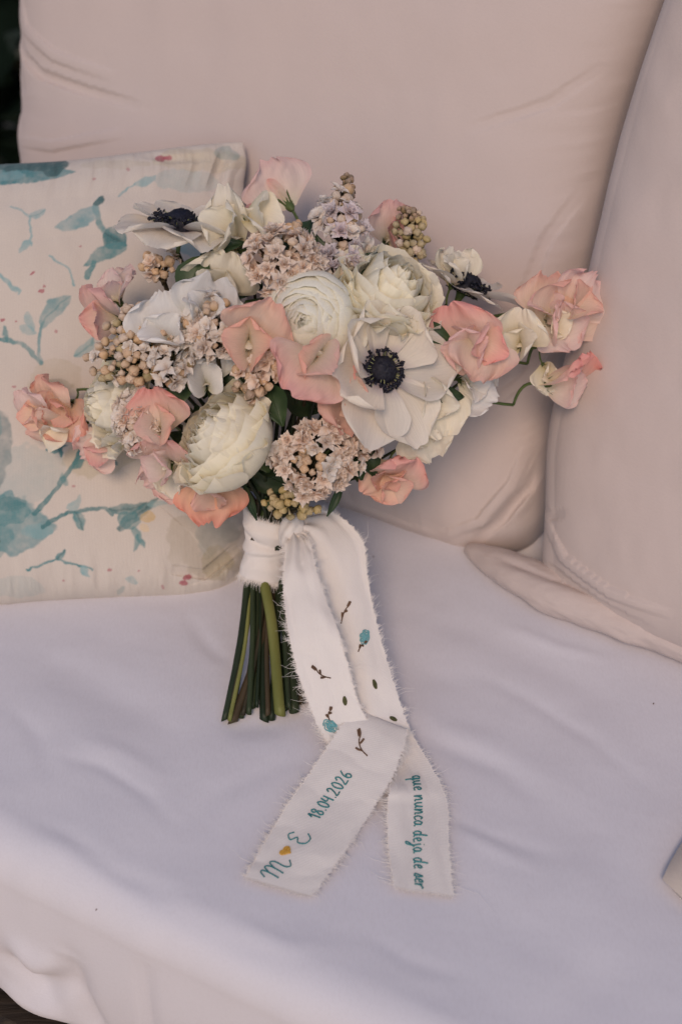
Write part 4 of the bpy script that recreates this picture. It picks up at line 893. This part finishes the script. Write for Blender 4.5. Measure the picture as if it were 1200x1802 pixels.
LOW = [((440, 1000), (420, 1130), (398, 1266), .0030, M_STEM, 0, .0032), ((487, 1000), (462, 1130), (410, 1272), .0030, M_STEMB, .006, .0032), ((447, 1000), (444, 1130), (438, 1256), .0020, M_STEM, -.004, .006), ((462, 1000), (462, 1130), (465, 1268), .0032, M_STEM, .006, .0034),
       ((462, 1000), (480, 1100), (493, 1257), .0038, M_STEMY, -.006, .0082), ((490, 1000), (484, 1120), (478, 1266), .0026, M_STEM, .004, .003), ((497, 1000), (507, 1120), (518, 1252), .0036, M_STEM, .002, .004), ((503, 1000), (515, 1120), (532, 1236), .0030, M_STEMB, .004, .0034),
       ((450, 1000), (432, 1120), (412, 1232), .0022, M_STEMB, .006, .008), ((478, 1000), (462, 1120), (444, 1246), .0024, M_STEM, .008, .003), ((472, 1000), (488, 1120), (504, 1250), .0028, M_STEM, .008, .0034), ((456, 1000), (448, 1120), (424, 1262), .0024, M_STEM, .003, .003), ((500, 1000), (500, 1130), (495, 1240), .0028, M_STEM, .009, .003), ((444, 1000), (428, 1130), (404, 1268), .0014, M_STEMY, .001, .007), ((468, 1000), (452, 1130), (428, 1258), .0016, M_STEMB, .0, .006), ((480, 1000), (474, 1130), (472, 1258), .0018, M_STEMB, .001, .007), ((492, 1000), (504, 1110), (508, 1246), .0018, M_STEM, -.002, .009), ((458, 1000), (455, 1100), (452, 1244), .0013, M_STEM, .0, .007)]
for a, b, c, r, m, do, ze in LOW:
    pe = onz(*c); pe = onz(*c, ze + float(seatz(pe[0], pe[1])))
    pt = atd(*a, 1.058 + do); k0 = atd(a[0] * .5 + 478 * .5, 930, 1.050 + do)
    de = proj(pe)[2]; dt = 1.058 + do; pm = atd(*b, dt + (de - dt) * (b[1] - a[1]) / (c[1] - a[1]))
    pm = pm + cR * rgS.normal() * .0014; n_ = 30; P = catmull([k0, pt, pm, pe], n_); tt_ = np.linspace(0, 1, n_)
    rr_ = r * (1 + .06 * tt_ + .09 * fbm(tt_ * 9 + a[0], tt_ * 0 + a[0], 7, 3) + .22 * np.exp(-((tt_ - rgS.uniform(.5, .8)) / .02) ** 2) * (rgS.random() < .4))
    g = MB(); g.tube(P, rr_, 11, True, rgS.uniform(.78, 1.0)); V_ = g.v[0]; e_ = unit(P[-1] - P[-2]); k_ = V_[-11:] - P[-1]
    V_[-11:] += e_ * (k_ @ unit(cdir(rgS.normal(), .3, 1)))[:, None] * .9
    st_ = bpart('stem', g.mesh('stem'), m, Matrix.Identity(4)); ce = MB(); ring = V_[-11:]; ce.add(np.vstack([ring * .96 + ring.mean(0) * .04 + e_ * .0002]), [tuple(range(11))]); obj('cut_end', ce.mesh('cut_end', False), M_CUT, st_)
# ------------------------------------------------------------------ ribbon
rb = empty('embroidered_ribbon', onz(600, 1290)); tag(rb, 'frayed cream cotton ribbon with teal embroidery, tied round the stems', 'ribbon')
class Strip:
    """a length of ribbon between two edge curves"""
    def __init__(s, L, R, n=150, m=22, wav=.0012, seed=0, curl=0.0, pleat=0.0):
        wav = wav * 2.0
        a = catmull(L, n); b = catmull(R, n); t = np.linspace(0, 1, m)[None, :, None]
        G = a[:, None] * (1 - t) + b[:, None] * t
        du = np.gradient(G, axis=0); dv = np.gradient(G, axis=1); N = np.cross(du, dv); N /= np.linalg.norm(N, axis=2)[..., None] + 1e-12
        vw = CAM - G; N *= np.sign((N * vw).sum(2))[..., None]
        ii = np.linspace(0, 1, n)[:, None] + 0 * t[..., 0]; tt = t[..., 0] + 0 * ii
        h = wav * (fbm(ii * 5 + seed, tt * 1.6 + seed, 91 + seed, 2) * 2.4 + .35 * fbm(ii * 16, tt * 5, 92 + seed, 2)) + curl * (2 * np.abs(tt - .5)) ** 3 + pleat * (np.sin(tt * 15 + seed) * np.exp(-ii / .10) + .5 * np.sin(tt * 8 + 2 * seed + ii * 6) * np.exp(-ii / .45)) + pleat * 1.2 * np.cos((tt - .5) * math.pi) * np.sin(np.clip(ii * 1.5, 0, 1) * math.pi)
        s.G = G + N * np.abs(h)[..., None] if curl == 0 else G + N * h[..., None]
        s.N = N; s.n, s.m = n, m; s.c = s.G[:, m // 2]
        seg = np.linalg.norm(np.diff(s.c, axis=0), axis=1); s.len = np.concatenate([[0], np.cumsum(seg)])
        s.w = np.linalg.norm(s.G[:, -1] - s.G[:, 0], axis=1)
    def at(s, l, w, lift=.0004):
        """l metres along from the tie, w metres across from the middle (towards the second edge)"""
        i = np.interp(l, s.len, np.arange(s.n)); W = np.interp(i, np.arange(s.n), s.w); j = np.clip((.5 + w / W), 0, 1) * (s.m - 1)
        i0 = int(min(i, s.n - 2)); j0 = int(min(j, s.m - 2)); fi, fj = i - i0, j - j0
        bl = lambda A: (A[i0, j0] * (1 - fj) + A[i0, j0 + 1] * fj) * (1 - fi) + (A[i0 + 1, j0] * (1 - fj) + A[i0 + 1, j0 + 1] * fj) * fi
        return bl(s.G) + bl(s.N) * lift
    def find(s, px, py):
        a, b, _ = proj(s.G.reshape(-1, 3)); k = np.argmin((a - px) ** 2 + (b - py) ** 2); i, j = divmod(k, s.m)
        return s.len[i], (j / (s.m - 1) - .5) * s.w[i]
    def build(s, parent, hairs=900, seed=0, ends=(False, True)):
        g = MB(); th = .00035
        ro = int(3); rg = np.random.default_rng(seed + 50)
        up_, dn = s.G, s.G - s.N * th
        # slightly irregular torn edge
        jit = (rg.normal(size=s.n) * .0003)[:, None]
        for E, k0, k1 in ((0, 0, 1), (-1, -1, -2)):
            dvec = s.G[:, k0] - s.G[:, k1]; dvec /= np.linalg.norm(dvec, axis=1)[:, None]
            up_[:, E] += dvec * jit; dn[:, E] = up_[:, E]
        g.grid(up_); g.grid(dn[:, ::-1])
        o = wobj('ribbon_tail', g.mesh('ribbon_tail'), M_RIB, parent)
        h = MB()
        def hair(p, d, n, L):
            sd = unit(np.cross(d, n)); k = rg.normal() * .55 + .25; bend = rg.normal() * .5
            P = np.stack([p - d * .0008, p + d * L * .5 + sd * L * .25 * k + n * L * .08 * bend, p + d * L * (1 - .2 * abs(k)) + sd * L * .8 * k + n * L * .3 * bend])
            h.tube(P, np.array([.00013, .00011, .00005]), 3, False)
        for E, k1 in ((0, 1), (-1, -2)):
            for q in range(hairs):
                i = int(rg.integers(1, s.n - 1)); d = unit(s.G[i, E] - s.G[i, k1]); dens = .15 + 1.5 * vnoise(i * .31 + E * 9, 1.0 * seed, 5) ** 1.5 + (2.6 * rg.random() if rg.random() < .06 else 0)
                al = unit(s.G[min(i + 1, s.n - 1), E] - s.G[i - 1, E])
                hair(s.G[i, E] + al * rg.uniform(-.0006, .0006), d, s.N[i, E], max(.0006, rg.gamma(2.2, .0010) * dens))
        for on, i, k1 in ((ends[0], 0, 1), (ends[1], -1, -2)):
            if on:
                for q in range(hairs // 3):
                    j = rg.uniform(0, s.m - 1.001); j0 = int(j); p = s.G[i, j0] * (1 - j + j0) + s.G[i, j0 + 1] * (j - j0); d = unit(s.G[i, j0] - s.G[k1, j0]); hair(p, d, s.N[i, j0], max(.0004, rg.gamma(2, .0006)))
        f = obj('frayed_edge', h.mesh('frayed_edge', False), M_FRAY, o); f['kind'] = 'stuff'
        s.o = o; return o
def pz(px, py, z):
    p = onz(px, py, z); return onz(px, py, z + float(seatz(p[0], p[1])))
# outer tail: over the top of the knot, down to the seat and on to the lettered end
TA_L = [(514, 948, .088), (530, 946, .091), (541, 962, .089), (548, 1000, .077), (560, 1056, .060), (578, 1116, .045), (600, 1194, .027), (634, 1272, .011), (676, 1326, .006), (688, 1362, .005), (684, 1392, .010), (681, 1420, .007), (682, 1490, .0035), (692, 1563, .004)]
TA_R = [(520, 926, .088), (545, 908, .093), (585, 903, .093), (636, 950, .084), (646, 1012, .070), (661, 1090, .051), (686, 1180, .031), (712, 1262, .014), (738, 1318, .006), (760, 1356, .004), (776, 1386, .004), (787, 1420, .0035), (790, 1490, .0030), (798, 1578, .0032)]
sA = Strip([pz(*p) for p in TA_L], [pz(*p) for p in TA_R], 200, 26, .0012, 1, pleat=.0022); sA.build(rb, 1300, 1)
# inner tail, down to where it folds
TB_L = [(508, 938, .086), (504, 958, .089), (499, 1005, .084), (501, 1060, .073), (510, 1125, .060), (526, 1190, .042), (551, 1258, .021), (574, 1306, .008), (600, 1345, .005)]
TB_R = [(524, 936, .087), (545, 955, .091), (556, 1002, .086), (573, 1055, .074), (596, 1115, .062), (615, 1180, .044), (632, 1240, .026), (660, 1290, .011), (690, 1330, .006)]
sB = Strip([pz(*p) for p in TB_L], [pz(*p) for p in TB_R], 150, 26, .0012, 2, pleat=.0022); sB.build(rb, 1200, 2, (False, False))
# lettered end lying over both
TC_L = [(640, 1262, .010), (627, 1248, .016), (612, 1262, .017), (580, 1308, .012), (528, 1385, .0060), (478, 1462, .0045), (430, 1546, .004)]
TC_R = [(704, 1300, .010), (716, 1284, .016), (712, 1306, .017), (690, 1368, .012), (650, 1432, .0060), (604, 1502, .0045), (548, 1578, .004)]
sC = Strip([pz(*p) for p in TC_L], [pz(*p) for p in TC_R], 150, 22, .0009, 3); sC.build(rb, 1000, 3)

# wrap round the stems
def wrap():
    ax = unit(atd(462, 1010, 1.057) - atd(480, 903, 1.046)); c0 = atd(478, 903, 1.046); Lw = .050
    side = unit(cR - ax * (cR @ ax)); fr_ = np.cross(side, ax); fr_ *= -np.sign(fr_ @ cF)
    n, m = 46, 90; t = np.linspace(0, 1, n)[:, None]; a = np.linspace(0, 2 * np.pi, m, endpoint=False)[None]
    lean = .05 * np.sin(a - .6)
    rad = 1 + .05 * fbm(np.cos(a) * 2 + 3 + 0 * t, t * 5 + np.sin(a) * 2, 95, 2)
    fold = .05 * np.sin(t * 22 + 2.2 * np.sin(a + 1) + a) * np.sin(t * math.pi) - .12 * np.exp(-((t - .32 - .10 * np.cos(a - 1.2)) / .05) ** 2) - .07 * np.exp(-((t - .58 + .08 * np.cos(a)) / .035) ** 2) + .06 * np.exp(-((t - .2) / .08) ** 2)
    rx = (.0200 - .0050 * t + .0012 * np.cos(t * 6)); ry = .0165 - .003 * t
    k = rad + fold
    top = .004 * np.sin(a * 1 + .5) + .0015 * fbm(a * 2, a * 0, 96)
    G = c0 + ax * ((t * Lw + top * (1 - t) + .002 * fbm(a * 3, a * 0 + 4, 97) * t))[..., None] + side * (rx * k * np.cos(a))[..., None] + fr_ * (ry * k * np.sin(a))[..., None]
    ctr = c0 + ax * Lw * .5
    g = MB(); g.grid(G, closeu=True); inn = G + (c0 + ax * (t * Lw)[..., None] - G) * .03; g.grid(inn[::-1], closeu=True)
    o = wobj('ribbon_wrap', g.mesh('ribbon_wrap'), M_RIB, rb)
    h = MB(); rg = np.random.default_rng(8)
    for row, sg in ((0, -1), (n - 1, 1)):
        for q in range(900):
            j = rg.integers(0, m); p = G[row, j] * (1 - (f := rg.random())) + G[row, (j + 1) % m] * f; outw = unit(p - (c0 + ax * (0 if row == 0 else Lw)))
            d = unit(ax * sg + outw * rg.normal() * .25 + rg.normal(size=3) * .25); L = max(.0008, rg.gamma(2.4, .0011 if row else .0008)); sd = rg.normal(size=3)
            h.tube(np.stack([p - d * .001, p + d * L * .5 + sd * L * .06, p + d * L + sd * L * .12]), [.00017, .00015, .00007], 3, False)
    f_ = obj('frayed_edge', h.mesh('frayed_edge', False), M_FRAY, o); f_['kind'] = 'stuff'
    # knot where the tails leave the wrap
    g = MB(); kc = atd(513, 936, 1.027); th = np.linspace(.05, math.pi - .05, 26)[:, None]; ph = np.linspace(0, 2 * np.pi, 48, endpoint=False)[None]
    pl_ = 1 + .10 * np.sin(5 * ph + 3 * th) * np.sin(th) + .16 * fbm(np.cos(ph) * 2 + 4, th * 2 + np.sin(ph), 98, 2)
    ex = unit(cdir(.25, 1, 0)); ey = unit(np.cross(ex, -cF)); ez = np.cross(ex, ey)
    Gk = kc + (ex * (np.cos(th) * .0135 * pl_)[..., None] + ey * (np.sin(th) * np.cos(ph) * .0085 * pl_)[..., None] + ez * (np.sin(th) * np.sin(ph) * .009 * pl_)[..., None])
    g.grid(Gk, closeu=True); wobj('ribbon_knot', g.mesh('ribbon_knot'), M_RIB, rb)
wrap()

# ------------------------------------------------------------------ embroidery
GL = {  # strokes of a hand-stitched alphabet, x to the right, y up, x-height 1
 '1': ([[(0, .95), (.28, 1.5), (.28, 0)]], .5), '8': ([[(.45, .8), (.1, 1.1), (.28, 1.5), (.52, 1.2), (.1, .35), (.3, 0), (.58, .3), (.45, .8)]], .75), '0': ([[(.35, 1.5), (.08, 1.0), (.12, .3), (.35, 0), (.6, .45), (.58, 1.15), (.35, 1.5)]], .8),
 '4': ([[(.15, 1.45), (.05, .7), (.55, .72)], [(.55, 1.4), (.5, 0)]], .75), '2': ([[(.06, 1.15), (.3, 1.5), (.52, 1.15), (.3, .55), (.02, .03), (.62, .05)]], .78), '6': ([[(.5, 1.5), (.15, .95), (.08, .35), (.35, 0), (.6, .35), (.38, .72), (.12, .45)]], .8), '.': ([[(.08, .02), (.16, .06)]], .32),
 'q': ([[(.6, .9), (.3, 1.0), (.08, .6), (.2, .1), (.5, .3), (.62, .95), (.6, .1), (.55, -.9)], [(.55, -.2), (.85, .2)]], .9), 'u': ([[(.05, .95), (.1, .3), (.3, .02), (.55, .4), (.62, .98), (.62, .2), (.85, .08)]], .92), 'e': ([[(.08, .45), (.5, .62), (.4, .98), (.12, .7), (.2, .1), (.62, .15)]], .7),
 'n': ([[(.05, .95), (.1, 0), (.2, .6), (.45, .98), (.58, .6), (.6, .1), (.82, .1)]], .9), 'c': ([[(.55, .82), (.3, .98), (.08, .5), (.25, .03), (.65, .2)]], .7), 'a': ([[(.58, .85), (.3, .98), (.06, .5), (.22, .04), (.5, .3), (.6, .9), (.6, .2), (.82, .1)]], .9),
 'd': ([[(.55, .8), (.3, .95), (.06, .5), (.22, .03), (.5, .3), (.72, 1.7), (.6, .3), (.82, .08)]], .9), 'j': ([[(.25, .95), (.28, 0), (.2, -.75), (-.1, -.85), (.0, -.4), (.5, .15)], [(.3, 1.3), (.32, 1.36)]], .6), 's': ([[(.05, .1), (.35, .98), (.5, .35), (.3, .02), (.1, .12)], [(.5, .3), (.7, .2)]], .68), 'r': ([[(.05, .9), (.12, .02), (.15, .6), (.5, .95), (.62, .8)]], .68),
 'M': ([[(-.2, .8), (-.02, 1.25), (.18, 1.3), (.28, .7), (.26, .0)], [(.27, .8), (.5, 1.38), (.74, 1.2), (.78, .6), (.74, .0)], [(.77, .8), (1.02, 1.38), (1.26, 1.15), (1.26, .3), (1.5, .02), (1.85, .4)]], 1.8), 'E': ([[(1.0, 1.25), (.7, 1.5), (.35, 1.2), (.65, .85), (.25, .6), (.3, .1), (.75, -.02), (1.15, .35)]], 1.2)}
def stitch(strip, strokes, r, mat, name, l0, w0, ds, du, sc, lift=.0003, flat=.7):
    """strokes in letter units laid on the strip; ds = (dl, dw) of the writing direction, du of the letters' up"""
    g = MB()
    for st in strokes:
        P = catmull(np.array(st, float), max(8, 6 * len(st))) if len(st) > 1 else np.array(st, float)
        Q = np.array([strip.at(l0 + (x * ds[0] + y * du[0]) * sc, w0 + (x * ds[1] + y * du[1]) * sc, lift) for x, y in P])
        rr = r * (1 + .18 * np.sin(np.arange(len(Q)) * 2.1))
        g.tube(Q, rr, 6)
    o = obj(name, g.mesh(name), mat, strip.o); return o
def write(strip, text, l0, w0, ds, du, sc, r, mat, track=.06):
    x = 0
    for ch in text:
        if ch == ' ': x += .55; continue
        st, adv = GL[ch]
        stitch(strip, [[(px + x, py) for px, py in s_] for s_ in st], r, mat, 'stitched_letter', l0, w0, ds, du, sc); x += adv + track
    return x * sc
def dirs(strip, p, q):
    """unit steps on the strip for a written line that runs from pixel p to pixel q"""
    a = np.array(strip.find(*p)); b = np.array(strip.find(*q)); d = (b - a) / np.linalg.norm(b - a); return a, d, np.linalg.norm(b - a)
# date and initials: read from the lower end upwards
def width(text, track=.06): return sum(.55 if c == ' ' else GL[c][1] + track for c in text)
a, d, Ln = dirs(sC, (563, 1444), (624, 1362)); up = (-d[1], d[0]) 
def upsign(strip, a, d, want):
    """letters' up so that it points towards the image direction want"""
    for u in ((-d[1], d[0]), (d[1], -d[0])):
        p0 = strip.at(*a); p1 = strip.at(a[0] + u[0] * .004, a[1] + u[1] * .004); x0, y0, _ = proj(p0); x1, y1, _ = proj(p1)
        if (x1 - x0) * want[0] + (y1 - y0) * want[1] > 0: return u
up = upsign(sC, a, d, (-1, -1)); tx = '18.04.2026'
write(sC, tx, a[0], a[1], d, up, Ln / width(tx), .0005, M_TEAL)
a, d, Ln = dirs(sC, (484, 1548), (524, 1514)); up = upsign(sC, a, d, (-1, -1)); write(sC, 'M', a[0], a[1], d, up, .0092, .00046, M_TEAL)
a, d, Ln = dirs(sC, (536, 1492), (556, 1462)); up = upsign(sC, a, d, (-1, -1)); write(sC, 'E', a[0], a[1], d, up, .0098, .00046, M_TEAL)
# small gold heart
a, d, Ln = dirs(sC, (506, 1505), (522, 1488)); up = upsign(sC, a, d, (-1, -1))
hs = []
for k in np.linspace(.15, 1, 6): hs.append([(.5 + k * .5 * (16 * math.sin(t) ** 3) / 16, .5 + k * .5 * (13 * math.cos(t) - 5 * math.cos(2 * t) - 2 * math.cos(3 * t) - math.cos(4 * t)) / 16) for t in np.linspace(0, 6.2832, 22)])
stitch(sC, hs, .00045, M_GOLD, 'stitched_heart', a[0] - d[0] * .001, a[1] - d[1] * .001, d, up, .0072, .0004)
# the phrase on the outer tail, read downwards
tx = 'que nunca deja de ser'
a, d, Ln = dirs(sA, (724, 1366), (731, 1562)); up = upsign(sA, a, d, (1, 0)); sc_ = Ln / width(tx)
write(sA, tx, a[0], a[1] - up[1] * sc_ * .0, d, up, sc_, .00048, M_TEAL)
# sprigs, leaves and small round flowers
def mark(strip, kind, p, q, size=.004):
    a, d, Ln = dirs(strip, p, q); up = (-d[1], d[0])
    if kind == 'sprig':
        n = Ln; stitch(strip, [[(0, 0), (.3, .10), (.6, .10), (.85, -.02)]], .00042, M_BROWN, 'stitched_sprig', a[0], a[1], d, up, n)
        stitch(strip, [[(.82, 0), (.95, -.06), (1.12, -.08)], [(.84, .02), (.98, 0), (1.1, -.02)], [(.28, .1), (.36, .2), (.46, .26)], [(.55, .1), (.6, .0), (.68, -.1)]], .00075, M_BROWN, 'stitched_leaf', a[0], a[1], d, up, n)
    elif kind == 'leaf':
        stitch(strip, [[(0, 0), (.25, .12), (.5, .16), (.8, .1), (1, 0)], [(0, 0), (.25, -.12), (.5, -.16), (.8, -.1), (1, 0)], [(0, 0), (.5, 0), (1, 0)]], .0006, M_OLIVE, 'stitched_leaf', a[0], a[1], d, up, Ln)
    elif kind == 'dot':
        rg = np.random.default_rng(int(p[0])); sp = [[(r_ * math.cos(t), r_ * math.sin(t)) for t, r_ in zip(np.linspace(0, 28, 90), np.linspace(.08, 1, 90) + .07 * rg.normal(size=90))]]
        sp += [[(x, y), (x + .2, y + .1), (x + .1, y + .25)] for x, y in rg.uniform(-.6, .6, (14, 2))]
        stitch(strip, sp, .00042, M_BLUE, 'stitched_flower', a[0], a[1], d, up, size, .0004)
mark(sA, 'sprig', (600, 1098), (613, 1062)); mark(sA, 'dot', (641, 1120), (650, 1120), .0048); mark(sA, 'sprig', (631, 1145), (643, 1131)); mark(sA, 'leaf', (662, 1211), (656, 1198)); mark(sA, 'leaf', (697, 1268), (686, 1262)); mark(sA, 'sprig', (690, 1352), (705, 1328))
mark(sB, 'sprig', (582, 1194), (553, 1176)); mark(sB, 'leaf', (606, 1240), (606, 1226)); mark(sB, 'sprig', (582, 1268), (583, 1246)); mark(sB, 'dot', (580, 1278), (588, 1278), .0048)
mark(sC, 'sprig', (648, 1330), (630, 1290))
# loose lint on the seat
for k, (px, py) in enumerate(((168, 1600), (656, 982), (1148, 1240))):
    p = onz(px, py); z = float(seatz(p[0], p[1])); g = MB(); g.tube([p + np.array([0, 0, z + .0006]), p + np.array([.0007, .0006, z + .0009]), p + np.array([.0009, .0013, z + .0007])], [.0003, .0004, .0002], 5)
    tag(obj('lint_speck', g.mesh('lint_speck'), M_BROWN), ('dark speck of lint near the front edge of the seat', 'dark speck of lint on the seat beside the ribbon', 'dark speck of lint on the seat below the corner cushion')[k], 'lint', 'specks on the seat')
